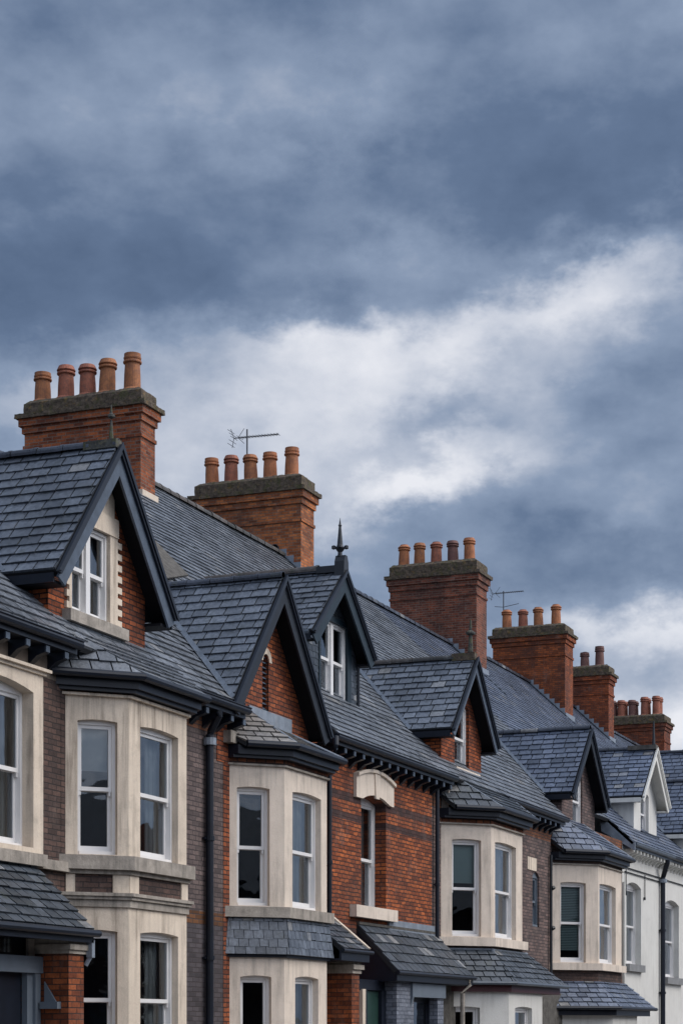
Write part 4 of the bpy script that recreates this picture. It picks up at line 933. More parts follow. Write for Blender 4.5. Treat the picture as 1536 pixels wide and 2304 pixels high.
mb = MB(); mb.box(nx0 - 0.45, nx0 + 0.3, -0.02, 0.01, nz1 + 0.12, nz1 + 0.42); mb.build('name_stone', M['stone'], h4)
bay_walls(h4, xc, xr, D4, zs, zt, zs + 0.02, zh, (0.22, 0.80), (XU(1113, -D4), XU(1160, -D4)), 'stone_pale', dress_c=[('S', 0.44)], dress_f=[('R', 0.45)])
band(h4, xc, xr, D4, 0.06, zt, zt + 0.03, 'sill', 'bay_moulding'); band(h4, xc, xr, D4, 0.02, zt + 0.03, zt + 0.24, 'br_trim', 'brick_frieze')
band(h4, xc, xr, D4, 0.12, zs - 0.18, zs, 'stone_pale', 'bay_sill'); band(h4, xc, xr, D4, 0.0, 3.2, zs - 0.18, 'br_purple_b', 'bay_panel')
bay_roof(h4, xc, xr, D4, 0.28, zt + 0.36, (xc - 0.35, 0.1, 7.1), (xr + 1.2, 0.1, 7.1), 'slate_dark', seed=81, hipmat='lead', hip=0.018, clamp=xc - D4 - 0.08)
bay_gutter(h4, xc, xr, D4, 0.28, zt + 0.36, clamp=xc - D4 - 0.08)
main_roof(h4, 38.3, B45 + 0.25, 6.85, 13.9, seed=15, rmat='ridge_moss')
eave(h4, xr + 0.35, XU(1276, -0.36), 6.84, -0.36)
rear_walls(h4, B34, B45, mat='br_brown')
G3 = dict(xc=41.88, hw=1.58, zp=9.66, zf=7.95, yw=0.2, yb=-0.1)
gx0, gx1 = XU(1022, 0.2), XU(1054, 0.2); gz0, gz1 = ZV(1040, 1735, 0.2), ZV(1040, 1590, 0.2)
dormer(h4, yk=3.2, wall_hw=1.36, wmat='br_dormer', bmat='board', z_base=6.8, op=(gx0, gx1, gz0, gz1, 0.10), seed=49, mp=(6.85, -0.33, TAN), rmat='ridge_moss', gw=0.16, **G3)
gable_sash(h4, gx0, gx1, gz0, gz1, 0.2, rise=0.1, dress=[('R', 0.1)], recess=0.1)
mb = MB(); mb.box(gx0 - 0.3, gx1 + 0.35, 0.05, 0.25, gz0 - 0.16, gz0); mb.build('window_sill', M['stone_pale'], h4, bevel=0.01)
mb = MB(); mb.box(41.88 - 0.09, 41.88 + 0.09, -0.12, 0.4, 9.62, 9.78); mb.build('ridge_end', M['moss_cap'], h4)
mb = MB(); mb.tube([(41.88, 0.0, 9.8), (41.88, 0.0, 10.5)], [0.06, 0.02], 8); mb.lathe((41.88, 0, 10.15), [(0.02, 0), (0.1, 0.04), (0.1, 0.08), (0.03, 0.12)], 10); mb.build('finial', M['moss_ridge'], h4)
mb = MB(); mb.box(XU(1003, -0.1), XU(1016, -0.1), -0.16, 0.0, 6.1, 6.72); mb.build('corbel_stone', M['sill'], h4)
# ground bay with skirt roof
o = 0.60; zet, zeb = ZV(1091, 2137, -D4), 2.66
T_ = fp(xc, xr, D4, 0.02); E_ = fp(xc, xr, D4, o)
pl1 = [(E_[0][0], 0, zeb), (E_[1][0], E_[1][1], zeb), (T_[1][0], T_[1][1], zet), (T_[0][0], 0, zet)]
pl2 = [(E_[1][0], E_[1][1], zeb), (XU(1275, -D4 - o), E_[1][1], zeb), (xr + 0.3, T_[1][1], zet), (T_[1][0], T_[1][1], zet)]
mb = MB(); slates(mb, pl1, 0.15, 0.24, seed=91); slates(mb, pl2, 0.15, 0.24, seed=92); pr_ = mb.build('lower_bay_roof', M['slate_dark'], h4)
mb = MB()
for p in (pl1, pl2): mb.prism([(a[0], a[1], a[2] - 0.015) for a in p], (0, 0, -0.05))
mb.build('roof_deck', M['felt'], pr_)
mb = MB(); q = [(E_[0][0], -0.0), (E_[1][0] - 0.02, E_[1][1] - 0.03), (XU(1275, -D4 - o), E_[1][1] - 0.03)]
mb.tube([(a[0], a[1], zeb - 0.02) for a in q], 0.04, 8); mb.build('lower_gutter', M['lead_dark'], pr_)
mb = MB(); q2 = [(E_[0][0] + 0.12, 0), (E_[1][0] + 0.05, E_[1][1] + 0.09), (XU(1268, -D4 - o), E_[1][1] + 0.09), (XU(1268, -D4 - o), 0)]; ringprism(mb, q2, zeb - 0.2, zeb - 0.06); mb.build('lower_fascia', mat_plain('maroon_paint', (0.06, 0.012, 0.016), 0.5), h4)
mb = MB(); mb.tube([(T_[1][0], T_[1][1] - 0.02, zet + 0.03), (T_[1][0] - 0.0, T_[1][1], zet - 0.12)], 0.05, 8); mb.tube([(T_[0][0], -0.0, zet + 0.02), (T_[1][0], T_[1][1], zet + 0.02), (xr + 0.3, T_[1][1], zet + 0.02)], 0.025, 8); mb.build('top_flashing', M['lead'], h4)
xcg, xrg = XU(1144, -1.25), XU(1219, -1.25); Dg = 0.9
mb = MB()
def shifted_bay(hh, xcg, xrg, Dg, y_off, ztop, zhead, mat, fo):
    Lc = Dg / S2
    s = bay_walls(hh, xcg, xrg, Dg, 0.0, ztop, 0.8, zhead, (0.14, 0.62), fo, mat, dress_f=[('R', 0.45)])
shifted_bay(h4, XU(1144, -1.25), XU(1219, -1.25), 1.25, 0, zeb - 0.2, ZV(1155, 2268, -1.25), 'render', (XU(1158, -1.25), XU(1196, -1.25)))
mb = MB(); mb.box(xrg + 0.9, B45 - 0.1, -0.3, -0.0, 0, zeb - 0.1); mb.build('passage_wall', M['cement'], h4)
c2 = mkchim(h4, 677, 706, 440, 6.75, 1073, 1132, 1165, [(478, 'plain', 2, -0.02), (520, 'roll', 1, 0.0), (565, 'roll', 0, -0.04), (608, 'plain', 2, -0.03), (656, 'plain', 2, 0.03)], 1)
mb = MB(); y_ = YX(588, c2[1] - 0.1); mb.lathe((c2[1] - 0.1, y_, 15.9), [(0.06, -0.1), (0.06, 0.12), (0.1, 0.13), (0.08, 0.2), (0.0, 0.21)], 12); mb.build('flue_cowl', M['iron'], h4)
def steps(hh, c, ze, ye=-0.33, tn=TAN, zr=14.0):
    # stepped lead flashing up the side of the stack
    mb = MB(); x = c[0]; y = c[2]; yr = ye + (zr - ze) / tn
    while y < yr - 0.05:
        z = ze + (y - ye) * tn; mb.box(x - 0.018, x - 0.001, y, y + 0.20, z - 0.1, z + 0.30); y += 0.20
    mb.build('stepped_flashing', M['lead'], hh)
    mb = MB(); nr_ = Vector((0, -tn, 1)).normalized(); a = Vector((x, c[2] - 1.0, ze + (c[2] - 1.0 - ye) * tn)); b = Vector((x, yr, zr))
    mb.prism([a + nr_ * 0.04 + Vector((-0.12, 0, 0)), a + nr_ * 0.04, b + nr_ * 0.04, b + nr_ * 0.04 + Vector((-0.12, 0, 0))], nr_ * 0.02); mb.build('soaker', M['lead_dark'], hh)
    mb = MB(); z = ze + (c[2] - ye) * tn; mb.box(c[0] - 0.05, c[1] + 0.06, c[2] - 0.06, c[2] - 0.002, z - 0.25, z + 0.12); mb.build('front_apron', M['lead'], hh)
steps(h4, c2, 6.85, zr=13.9)

# ---------------------------------------------------------------- house with gable 4
h5 = house(51.7, 'brown brick house with slatted blind in its bay, dark gable, beside the white houses')
D5 = 0.93; xc, xr = XU(1345, -D5), XU(1397, -D5)
zt = ZV(1345, 1948, -D5); zs = ZV(1345, 2168, -D5); zh = ZV(1350, 1990, -D5)
mb = MB(); panel(mb, (0, 0), (1, 0), B45, xc - D5, 0, 6.6); mb.build('wall', M['br_purple_b'], h5); mb = MB(); panel(mb, (0, 0), (1, 0), xr + D5, B56, 0, 6.9); mb.build('wall', M['br_purple_b'], h5)
bay_walls(h5, xc, xr, D5, zs, zt, zs + 0.02, zh, (0.19, 0.73), (XU(1347.5, -D5), XU(1384, -D5)), 'stone_pale', dress_c=[('B', 0.84)], dress_f=[('R', 0.5)])
band(h5, xc, xr, D5, 0.05, zt, zt + 0.03, 'sill', 'bay_moulding'); band(h5, xc, xr, D5, 0.02, zt + 0.03, zt + 0.22, 'br_brown', 'brick_frieze')
band(h5, xc, xr, D5, 0.12, zs - 0.17, zs, 'stone_pale', 'bay_sill'); band(h5, xc, xr, D5, 0.0, 2.7, zs - 0.17, 'br_brown', 'bay_panel')
bay_roof(h5, xc, xr, D5, 0.27, zt + 0.34, (xc - 0.25, 0.0, 6.95), (xr - 0.3, 0.0, 6.95), 'slate_blue', seed=83, clamp=xc - D5 - 0.06)
bay_gutter(h5, xc, xr, D5, 0.27, zt + 0.34, clamp=xc - D5 - 0.06)
main_roof(h5, B45 + 0.25, B56, 7.5, 14.1, ye=0.37, seed=16)
rear_walls(h5, B45, B56)
G4 = dict(xc=50.72, hw=1.78, zp=9.34, zf=7.55, yw=0.0, yb=-0.3)
gx0, gx1 = XU(1287, 0.0), XU(1309, 0.0); gz0, gz1 = ZV(1298, 1862, 0.0), ZV(1298, 1740, 0.0)
dormer(h5, yk=2.9, wall_hw=1.6, wmat='br_purple_b', bmat='board_dark', z_base=6.1, op=(gx0, gx1, gz0, gz1 - 0.05, 0.1), seed=53, mp=(6.85, -0.33, TAN), smat='slate_blue', gw=0.2, **G4)
gable_sash(h5, gx0, gx1, gz0, gz1 - 0.05, 0.0, rise=0.1, dress=[('R', 0.2)], recess=0.08)
mb = MB(); mb.box(gx0 - 0.1, gx1 + 0.6, -0.05, 0.0, gz0 - 0.18, gz0); mb.build('apron_flashing', M['lead'], h5)
o = 0.60; zet, zeb = ZV(1336, 2209, -D5), ZV(1391, 2266, -D5 - o)
T_ = fp(xc, xr, D5, 0.02); E_ = fp(xc, xr, D5, o); xe = XU(1473, -D5 - o)
pl1 = [(E_[0][0], 0, zeb), (E_[1][0], E_[1][1], zeb), (T_[1][0], T_[1][1], zet), (T_[0][0], 0, zet)]
pl2 = [(E_[1][0], E_[1][1], zeb), (xe, E_[1][1], zeb), (xr + 0.3, T_[1][1], zet), (T_[1][0], T_[1][1], zet)]
mb = MB(); slates(mb, pl1, 0.16, 0.28, seed=93); slates(mb, pl2, 0.16, 0.28, seed=94); pr_ = mb.build('lower_bay_roof', M['slate_blue'], h5)
mb = MB()
for p in (pl1, pl2): mb.prism([(a[0], a[1], a[2] - 0.015) for a in p], (0, 0, -0.05))
mb.build('roof_deck', M['felt'], pr_)
mb = MB(); q = [(E_[0][0], -0.0), (E_[1][0] - 0.02, E_[1][1] - 0.03), (xe, E_[1][1] - 0.03)]
mb.tube([(a[0], a[1], zeb - 0.02) for a in q], 0.045, 8); q2 = [(E_[0][0] + 0.12, 0), (E_[1][0] + 0.05, E_[1][1] + 0.09), (xe - 0.2, E_[1][1] + 0.09), (xe - 0.2, 0)]; ringprism(mb, q2, zeb - 0.2, zeb - 0.06); mb.build('lower_gutter', M['navy'], h5)
bay_walls(h5, XU(1378, -1.3), XU(1432, -1.3), 1.3, 0.0, zeb - 0.2, 0.8, zeb - 0.55, (0.14, 0.62), (XU(1388, -1.3), XU(1420, -1.3)), 'render')
mb = MB(); xk = XU(1238, -0.05)
mb.tube([(xk, -0.06, 0), (xk, -0.06, ZV(1238, 1925, 0))], 0.035, 8)
for v in (2000, 2090): 
    z = ZV(1240, v, 0); mb.tube([(xk, -0.08, z), (xk + 0.05, -0.13, z + 0.02)], [0.06, 0.045], 10)
mb.build('wall_cable', M['iron'], h5)

# ---------------------------------------------------------------- white houses
h6 = house(57.8, 'white rendered terraced house with white gabled dormer and corbelled eave')
a0, a1, z0_, z1_ = XU(1408, 0), XU(1441, 0), ZV(1420, 2170, 0), ZV(1420, 1995, 0)
mb = MB(); panel(mb, (0, 0), (1, 0), B56 - 0.0, B67, 0, 6.95, [(a0, a1, z0_, z1_, 0.13)], 0.2); mb.build('wall', M['render'], h6)
sash(h6, (0, 0), (1, 0), (a0, a1, z0_, z1_, 0.13), 0.2, dress=[('R', 0.35)])
mb = MB(); mb.box(a0 - 0.1, XU(1451, -0.12), -0.12, 0.2, z0_ - 0.2, z0_); mb.build('window_sill', mat_plain('grey_sill', (0.2, 0.2, 0.2), 0.8), h6, bevel=0.012)
eave(h6, B56 + 0.1, B67 + 0.0, 6.87, -0.34, mat='lead_dark', dmat='cream', dn=0.42)
main_roof(h6, B56, B67, 6.85, 14.1, seed=17, mat='slate_blue')
mb = MB(); x_ = B56; mb.prism([(x_, YX(1346, x_), ZX(1346, 1820, x_)), (x_, YX(1352, x_), ZX(1352, 1870, x_)), (x_, -0.36, 6.62), (x_, -0.36, 6.86)], (0.05, 0, 0)); mb.build('verge_board', M['lead'], h6)
G5 = dict(xc=59.75, hw=1.72, zp=10.02, zf=8.45, yw=0.4, yb=0.1)
gx0, gx1 = XU(1440, 0.4), XU(1458, 0.4); gz0, gz1 = ZV(1448, 1872, 0.4), ZV(1448, 1790, 0.4)
dormer(h6, yk=3.4, wall_hw=1.45, wmat='render', bmat='cream', z_base=7.1, op=(gx0, gx1, gz0, gz1, 0.12), seed=55, mp=(6.85, -0.33, TAN), smat='slate_blue', gw=0.2, **G5)
gable_sash(h6, gx0, gx1, gz0, gz1, 0.4, rise=0.12, recess=0.12)
mb = MB(); mb.box(gx0 - 0.2, gx1 + 1.0, 0.3, 0.4, gz0 - 0.26, gz0 - 0.02); mb.build('apron_flashing', M['navy'], h6)
mb = MB(); mb.box(59.6, 59.9, 0.05, 0.9, 10.0, 10.13); mb.build('ridge_end', M['cement'], h6)
mb = MB(); mb.tube([(59.75, 0.15, 10.1), (59.75, 0.15, 10.85)], [0.05, 0.02], 8); mb.build('finial', M['iron'], h6)
rear_walls(h6, B56, B67)
mb = MB(); za = ZV(1450, 1965, -0.02); mb.tube([(B56 + 0.2, -0.03, za), (B67 - 0.2, -0.03, za)], 0.018, 6); mb.tube([(B56 + 0.2, -0.03, za - 0.12), (B67 - 0.2, -0.03, za - 0.12)], 0.018, 6); mb.build('wall_cable', M['iron'], h6)
mb = MB(); mb.tube([(a0 - 0.42, -0.04, 0), (a0 - 0.42, -0.04, ZV(1403, 1985, 0))], 0.04, 8); mb.build('white_downpipe', M['cream'], h6)
mb = MB()
for x_ in (a0 - 0.2, a1 + 0.3):
    zc_ = ZV(1420, 1985, 0); mb.tube([(x_, -0.04, zc_ - 0.35), (x_, -0.04, zc_ + 0.3)], 0.015, 6); mb.box(x_ - 0.03, x_ + 0.03, -0.06, 0, zc_ - 0.42, zc_ - 0.34)
mb.build('wall_hooks', M['iron'], h6)
downpipe(h6, XU(1490, -0.1), -0.1, 0, ZV(1490, 1975, -0.1), 0.075, swan=(XU(1500, -0.3), -0.3, 6.7))

h7 = house(63.4, 'white rendered terraced house at the right edge of the photo beyond the black downpipe')
a0, a1, z0_, z1_ = XU(1495, 0), XU(1526, 0), ZV(1508, 2200, 0), ZV(1508, 2035, 0)
mb = MB(); panel(mb, (0, 0), (1, 0), B67, 66.5, 0, 6.95, [(a0, a1, z0_, z1_, 0.13)], 0.2); mb.build('wall', M['render'], h7)
sash(h7, (0, 0), (1, 0), (a0, a1, z0_, z1_, 0.13), 0.2, dress=[('R', 0.3)])
mb = MB(); mb.box(a0 - 0.15, a1 + 0.3, -0.12, 0.2, z0_ - 0.2, z0_); mb.build('window_sill', bpy.data.materials['grey_sill'], h7, bevel=0.012)
eave(h7, B67, 66.5, 6.87, -0.34, mat='navy', dmat='cream', dn=0.42)
main_roof(h7, B67, 63.6, 6.85, 14.1, seed=18, mat='slate_blue')
G6 = dict(xc=65.6, hw=1.8, zp=9.72, zf=7.9, yw=0.2, yb=-0.1)
dormer(h7, yk=3.2, wall_hw=1.5, wmat='render', bmat='cream', z_base=6.9, seed=57, mp=(6.85, -0.33, TAN), smat='slate_blue', **G6)
rear_walls(h7, B67, 66.5)
mb = MB(); za = ZV(1500, 1985, -0.02); mb.tube([(B67 + 0.2, -0.03, za + 0.05), (66, -0.03, za + 0.05)], 0.018, 6); mb.build('wall_cable', M['iron'], h7)
c3 = mkchim(h7, 1071, 1094, 877, 6.6, 1263, 1316, 1332, [(908, 'cap', 2, 0.0), (943, 'roll', 0, -0.0), (981, 'cap', 1, 0.0), (1019, 'roll', 3, -0.02), (1056, 'roll', 2, 0.02)], 2)
steps(h7, c3, 6.85, zr=14.1)

# ---------------------------------------------------------------- houses whose roofs and stacks alone show
def far(x0, x1, label, ze, zr, seed, chim, mat='slate_blue'):
    h = house((x0 + x1) / 2, label)
    mb = MB(); panel(mb, (0, 0), (1, 0), x0, x1, 0, ze); mb.build('wall', M['render'], h)
    eave(h, x0, x1, ze - 0.03, -0.34, dn=0.5); tn = TAN
    main_roof(h, x0, x1, ze, zr, seed=seed, mat=mat, tn=tn)
    rear_walls(h, x0, x1); return h, tn
h8, t8 = far(66.5, 73.6, 'mostly hidden house whose orange chimney carries four pots beside a small aerial', 6.85, 14.6, 61, None)
main_roof(h8, 63.6, 66.5, 6.85, 14.6, seed=62, mat='slate_blue', tn=t8)
c4_ = mkchim(h8, 1270, 1288, 1108, 6.6, 1408, 1446, 1470, [(1140, 'cap', 2, 0.0), (1176, 'cap', 1, -0.04), (1211, 'cap', 0, 0.0), (1250, 'cap', 2, 0.05)], 3)
steps(h8, c4_, 6.85, zr=14.6)
dormer(h8, xc=70.2, hw=3.0, zp=11.3, zf=8.2, yw=0.9, yb=0.6, yk=4.3, wall_hw=2.6, wmat='render', bmat='cream', z_base=7.4, seed=63, smat='slate_blue')
h9, t9 = far(73.6, 80.2, 'terraced house mostly hidden, its mossy chimney carries only two dark red pots', 6.85, 14.6, 65, None)
c5 = mkchim(h9, 1368, 1380, 1215, 6.6, 1501, 1537, 1558, [(1315, 'plain', 3, -0.15), (1348, 'plain', 3, 0.05)], 4, capm='moss_cap')
steps(h9, c5, 6.85, zr=14.6)
mb = MB(); mb.lathe(((c5[0] + c5[1]) / 2, YX(1315, (c5[0] + c5[1]) / 2), 16.65), [(0.07, -0.1), (0.07, 0.1), (0.11, 0.12), (0.12, 0.25), (0.08, 0.27), (0, 0.28)], 10); mb.build('flue_cowl', M['iron'], h9)
h10, t10 = far(80.2, 90.0, 'farthest terraced house, its chimney packed with a double row of brown pots', 6.85, 14.2, 67, None)
c6 = mkchim(h10, 1493, 1507, 1352, 6.6, 1611, 1642, 1664, [(1378, 'roll', 3, 0.0), (1400, 'roll', 1, 0.0), (1424, 'roll', 3, -0.02), (1452, 'roll', 1, 0.08), (1478, 'roll', 1, 0.1)], 5, capm='moss_cap', double=True)
h11, t11 = far(90.9, 98.0, 'low slate roof of the last terraced house at the right edge behind the tall stack', 6.0, 9.5, 69, None)

# ================================================================== AERIALS
def aerial(u, vmast0, vtop, c, label, ub0, ub1, vb0, vb1, refl=True, second=None):
    x = (c[0] + c[1]) / 2 + 0.3; y = YX(u, x); z0 = ZX(u, vmast0, x); z1 = ZX(u, vtop, x)
    t = thing('tv_aerial', (x, y, z0), label, 'aerial', 'television aerials on chimneys')
    mb = MB(); mb.tube([(x, y, z0 - 0.5), (x, y, z1)], 0.022, 8); mb.build('mast', M['metal'], t)
    def at(uu, vv): return Vector((x + (YX(uu, x) - y) * -0.0, YX(uu, x), ZX(uu, vv, x)))
    A, Bp = at(ub0, vb0), at(ub1, vb1)
    mb = MB(); mb.tube([A, Bp], 0.014, 6); mb.build('boom', M['metal'], t)
    mb = MB(); n = 14; d = Bp - A
    for i in range(n):
        p = A + d * (0.12 + 0.88 * i / (n - 1)); ln = 0.12 if i else 0.2
        mb.tube([p - Vector((ln, 0, 0)), p + Vector((ln, 0, 0))], 0.007, 5); mb.tube([p - Vector((0, 0, 0.035)), p + Vector((0, 0, 0.035))], 0.007, 5)
    mb.build('directors', M['metal'], t)
    if refl:
        mb = MB(); q = A + Vector((0, 0.02, 0))
        for k in range(-2, 3):
            mb.tube([q + Vector((-0.22, 0.04 * abs(k), 0.09 * k)), q + Vector((0.22, 0.04 * abs(k), 0.09 * k))], 0.007, 5)
        for s_ in (-1, 1): mb.tube([q, q + Vector((0, 0.09 if s_ > 0 else 0.05, 0.25 * s_))], 0.009, 5); mb.tube([q + Vector((0, -0.12, 0)), q + Vector((0, -0.3, 0.2 * s_ + 0.03))], 0.007, 5)
        mb.build('reflector', M['metal'], t)
    if second:
        mb = MB(); mb.tube([at(*second[0]), at(*second[1]), at(*second[2])], 0.012, 6); mb.build('dipole', M['metal'], t)
aerial(556, 1020, 966, c2, 'television aerial with long boom above the orange five pot chimney', 528, 626, 986, 977)
aerial(1132, 1372, 1330, c4_, 'smaller television aerial above the four pot chimney on the right', 1108, 1176, 1336, 1330, second=((1112, 1365), (1132, 1366), (1166, 1358)))

# ================================================================== THE OTHER SIDE OF THE STREET (seen in the window glass)
kinds = ['dark brick house across the street, first from the near end of its row', 'dark brick house across the street, second in its row with a gable', 'dark brick house across the street, third in its row', 'dark brick house across the street, fourth in its row with a gable',
 'dark brick house across the street, fifth in its row', 'dark brick house across the street, sixth in its row with a gable', 'dark brick house across the street, seventh in its row', 'dark brick house across the street, last in its row with a gable']
xo = -34.0
for i, lb in enumerate(kinds):
    wd = 13.0; x0, x1 = xo, xo + wd; xo = x1
    h = thing('terraced_house', ((x0 + x1) / 2, -19, 0), lb, 'house', 'houses across the street')
    mb = MB(); mb.box(x0, x1, -27.5, -18.2, 0, 5.3); mb.build('wall', M['br_brown'], h)
    mb = MB(); mb.prism([(x0, -17.9, 5.3), (x0, -27.8, 5.3), (x0, -22.85, 8.0)], (wd, 0, 0)); mb.build('roof', M['slate_dark'], h)
    mb = MB(); mb.box(x1 - 1.1, x1 - 0.1, -24.2, -21.6, 7.2, 9.3); mb.build('chimney_stack', M['chim'][2], h)
    if i % 2:
        mb = MB(); c = (x0 + x1) / 2; mb.prism([(c - 2.2, -17.7, 4.9), (c + 2.2, -17.7, 4.9), (c, -17.7, 7.8)], (0, -4.5, 0)); mb.build('gable', M['slate_dark'], h)
    for k in range(3):
        for z in (0.9, 3.2):
            mb = MB(); c = x0 + 2.2 + k * 4.2; mb.box(c - 0.6, c + 0.6, -18.23, -18.15, z, z + 1.7); w_ = mb.build('window', M['glass'], h)
            mb = MB(); mb.box(c - 0.68, c + 0.68, -18.22, -18.19, z - 0.1, z); mb.box(c - 0.68, c + 0.68, -18.22, -18.19, z + 1.7, z + 1.85); mb.build('window_trim', M['stone'], h)

# ================================================================== GROUND
def sheet(name, x0, x1, y0, y1, z, mat, z0=None):
    mb = MB()
    if z0 is None: mb.poly([(x0, y0, z), (x1, y0, z), (x1, y1, z), (x0, y1, z)])
    else: mb.box(x0, x1, y0, y1, z0, z)
    return tag(mb.build(name, mat), kind='structure')
sheet('ground', -1500, 1500, -1500, 1500, -0.13, mat_plain('earth', (0.07, 0.065, 0.05), 0.95, 0.3, 0.3))
sheet('road', -60, 200, -12.2, -4.2, -0.126, mat_plain('asphalt', (0.05, 0.05, 0.052), 0.9, 0.25, 2, 0, 0.3, 0.004))
sheet('pavement', -60, 200, -4.2, -0.0, 0.0, mat_plain('paving', (0.22, 0.21, 0.20), 0.9, 0.2, 2, 0, 0.3, 0.004), z0=-0.12)
sheet('pavement', -60, 200, -17.5, -12.2, 0.0, bpy.data.materials['paving'], z0=-0.12)

# ================================================================== SKY, SUN, CAMERA
w = bpy.data.worlds.new('World'); scene.world = w; w.use_nodes = True; nt = w.node_tree
bg = nt.nodes['Background']
SUN_DIR = Vector((0.30, -0.78, 0.80)).normalized()
sky = nt.nodes.new('ShaderNodeTexSky'); sky.sky_type = 'NISHITA'; sky.sun_disc = False
sky.sun_elevation = math.asin(SUN_DIR.z); sky.sun_rotation = math.atan2(SUN_DIR.x, SUN_DIR.y)
tc = nt.nodes.new('ShaderNodeTexCoord'); dirv = tc.outputs['Generated']
def vm(op, a, b=None, s=None):
    n = nt.nodes.new('ShaderNodeVectorMath'); n.operation = op
    for i, v in enumerate((a, b)):
        if v is None: continue
        if hasattr(v, 'links'): nt.links.new(v, n.inputs[i])
        else: n.inputs[i].default_value = v
    if s is not None: n.inputs['Scale'].default_value = s
    return n
def skydir(u, v):
    t = (u - 768) / F; s = (HOR - v) / F
    d = Vector((CS, SN, 0)) + Vector((SN, -CS, 0)) * t + Vector((0, 0, s)); return d.normalized()
# warped direction for wispy cloud edges
nw = noise(nt, scaled(nt, dirv, (9, 9, 15)), 1.0, 6, 0.62)
wv = vm('SCALE', vm('SUBTRACT', nw.outputs['Color'], (0.5, 0.5, 0.5)).outputs[0], s=0.095)
nw2 = noise(nt, scaled(nt, dirv, (30, 30, 46), (4, 4, 2)), 1.0, 6, 0.65)
wv2 = vm('SCALE', vm('SUBTRACT', nw2.outputs['Color'], (0.5, 0.5, 0.5)).outputs[0], s=0.028)
dw = vm('ADD', vm('ADD', dirv, wv.outputs[0]).outputs[0], wv2.outputs[0]).outputs[0]
def blob(u, v, ru, rv, ang, amp):
    c = skydir(u, v); rt = Vector((SN, -CS, 0)); up = rt.cross(c).normalized()
    if up.z < 0: up = -up
    a = R(ang); e1 = (rt * math.cos(a) + up * math.sin(a)) * (F / ru); e2 = (-rt * math.sin(a) + up * math.cos(a)) * (F / rv)
    df = vm('SUBTRACT', dw, tuple(c)).outputs[0]
    x = vm('DOT_PRODUCT', df, tuple(e1)).outputs['Value']; y = vm('DOT_PRODUCT', df, tuple(e2)).outputs['Value']
    l2 = math_(nt, 'ADD', math_(nt, 'MULTIPLY', x, x), math_(nt, 'MULTIPLY', y, y))
    return math_(nt, 'MULTIPLY', math_(nt, 'EXPONENT', math_(nt, 'MULTIPLY', l2, -1.0)), amp)
n1 = noise(nt, scaled(nt, dirv, (7, 7, 14)), 1.0, 8, 0.52, 0.0)
n2 = noise(nt, scaled(nt, dirv, (24, 24, 38), (3, 5, 1)), 1.0, 8, 0.55, 0.0)
val = math_(nt, 'ADD', 0.44, math_(nt, 'MULTIPLY', math_(nt, 'SUBTRACT', n1.outputs['Fac'], 0.5), 0.68))
val = math_(nt, 'ADD', val, math_(nt, 'MULTIPLY', math_(nt, 'SUBTRACT', n2.outputs['Fac'], 0.5), 0.42))
BL = [(640, 190, 330, 150, -20, 0.16), (200, 130, 260, 120, 10, 0.05), (1350, 330, 420, 190, 8, -0.22), (60, 580, 380, 150, -6, -0.22), (850, 430, 420, 110, 5, -0.12),
      (1470, 610, 150, 90, 30, 0.34), (1230, 690, 200, 60, 28, 0.26), (780, 790, 200, 60, 10, 0.30), (950, 850, 260, 90, 22, 0.26), (560, 690, 330, 70, -5, -0.12), (830, 570, 160, 60, 10, 0.07),
      (900, 1110, 190, 55, 14, 0.30), (990, 1040, 200, 80, 30, 0.18), (620, 1000, 280, 150, 10, 0.24), (1060, 940, 170, 50, 20, -0.14), (1250, 850, 120, 60, 20, 0.14), (1420, 960, 230, 80, 12, -0.06), (1180, 1010, 160, 50, 15, 0.10), (1350, 1250, 330, 75, 3, -0.13), (950, 1000, 520, 330, 10, 0.13),
      (1450, 1400, 260, 50, 10, 0.32), (1540, 1620, 200, 130, 0, 0.5), (100, 940, 300, 150, 0, 0.24), (420, 1120, 260, 120, 0, 0.12), (1450, 1080, 200, 120, 0, 0.05), (40, 40, 200, 100, 0, -0.06)]
for b_ in BL: val = math_(nt, 'ADD', val, blob(*b_))
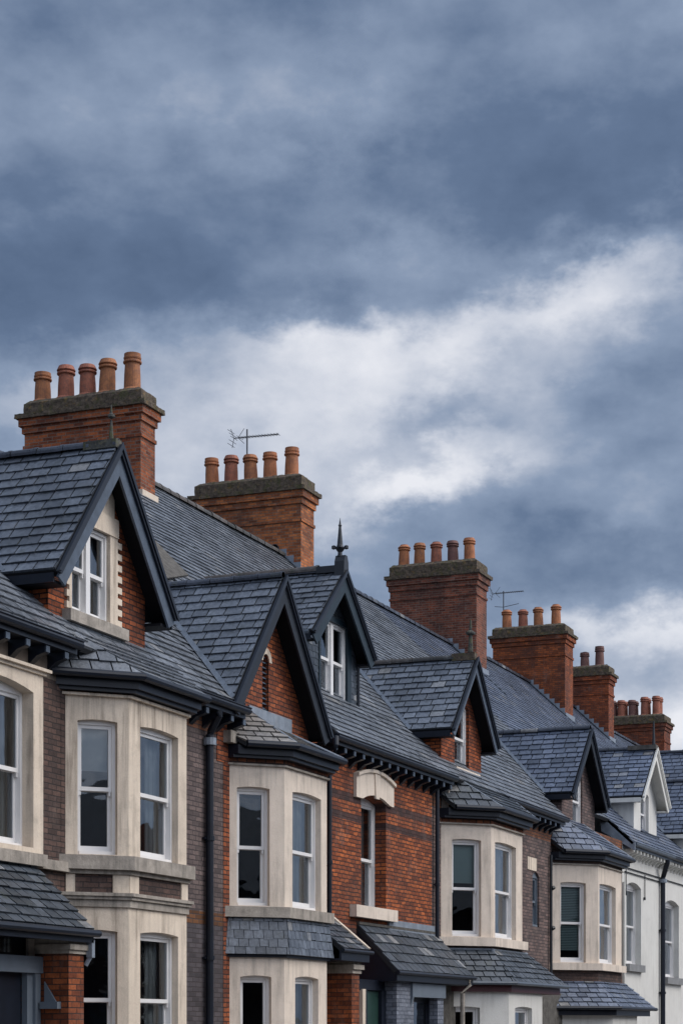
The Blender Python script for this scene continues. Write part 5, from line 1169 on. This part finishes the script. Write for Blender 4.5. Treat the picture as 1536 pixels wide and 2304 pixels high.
cl = ramp(nt, val, [(0.0, (0.062, 0.100, 0.180)), (0.30, (0.125, 0.180, 0.290)), (0.52, (0.255, 0.325, 0.455)), (0.75, (0.53, 0.575, 0.675)), (1.0, (0.86, 0.87, 0.92))])
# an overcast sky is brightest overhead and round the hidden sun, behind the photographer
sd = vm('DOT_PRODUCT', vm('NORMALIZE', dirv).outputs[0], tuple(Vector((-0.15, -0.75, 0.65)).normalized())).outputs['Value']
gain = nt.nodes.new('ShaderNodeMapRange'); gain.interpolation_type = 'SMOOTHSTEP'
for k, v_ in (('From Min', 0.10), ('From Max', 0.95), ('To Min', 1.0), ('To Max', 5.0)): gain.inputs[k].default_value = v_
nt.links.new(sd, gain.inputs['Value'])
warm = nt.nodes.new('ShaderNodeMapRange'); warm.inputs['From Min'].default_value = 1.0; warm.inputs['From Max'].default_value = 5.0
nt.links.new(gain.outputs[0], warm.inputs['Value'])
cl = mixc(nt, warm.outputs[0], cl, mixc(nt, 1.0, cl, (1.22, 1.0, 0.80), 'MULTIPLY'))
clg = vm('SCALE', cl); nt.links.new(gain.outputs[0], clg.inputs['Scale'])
skys = vm('SCALE', sky.outputs[0], s=0.10)
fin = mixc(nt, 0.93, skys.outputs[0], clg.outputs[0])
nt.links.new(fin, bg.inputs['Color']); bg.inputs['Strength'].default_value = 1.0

sl = bpy.data.lights.new('sun', 'SUN'); sl.energy = 2.15; sl.angle = R(40); sl.color = (1, 0.945, 0.88)
so = bpy.data.objects.new('sun', sl); COL.objects.link(so); so.rotation_euler = SUN_DIR.to_track_quat('Z', 'Y').to_euler()
cam = bpy.data.cameras.new('camera'); co = bpy.data.objects.new('camera', cam); COL.objects.link(co)
co.location = (0, -CY, CZ); co.rotation_euler = (R(90), 0, TH - R(90))
cam.sensor_fit = 'VERTICAL'; cam.sensor_height = 36; cam.lens = 36 * F / 2304; cam.shift_y = (HOR - 1152) / 2304
cam.clip_start = 0.1; cam.clip_end = 5000
scene.camera = co
scene.view_settings.view_transform = 'Standard'; scene.view_settings.look = 'None'; scene.view_settings.exposure = 0; scene.view_settings.gamma = 1
scene.render.film_transparent = False
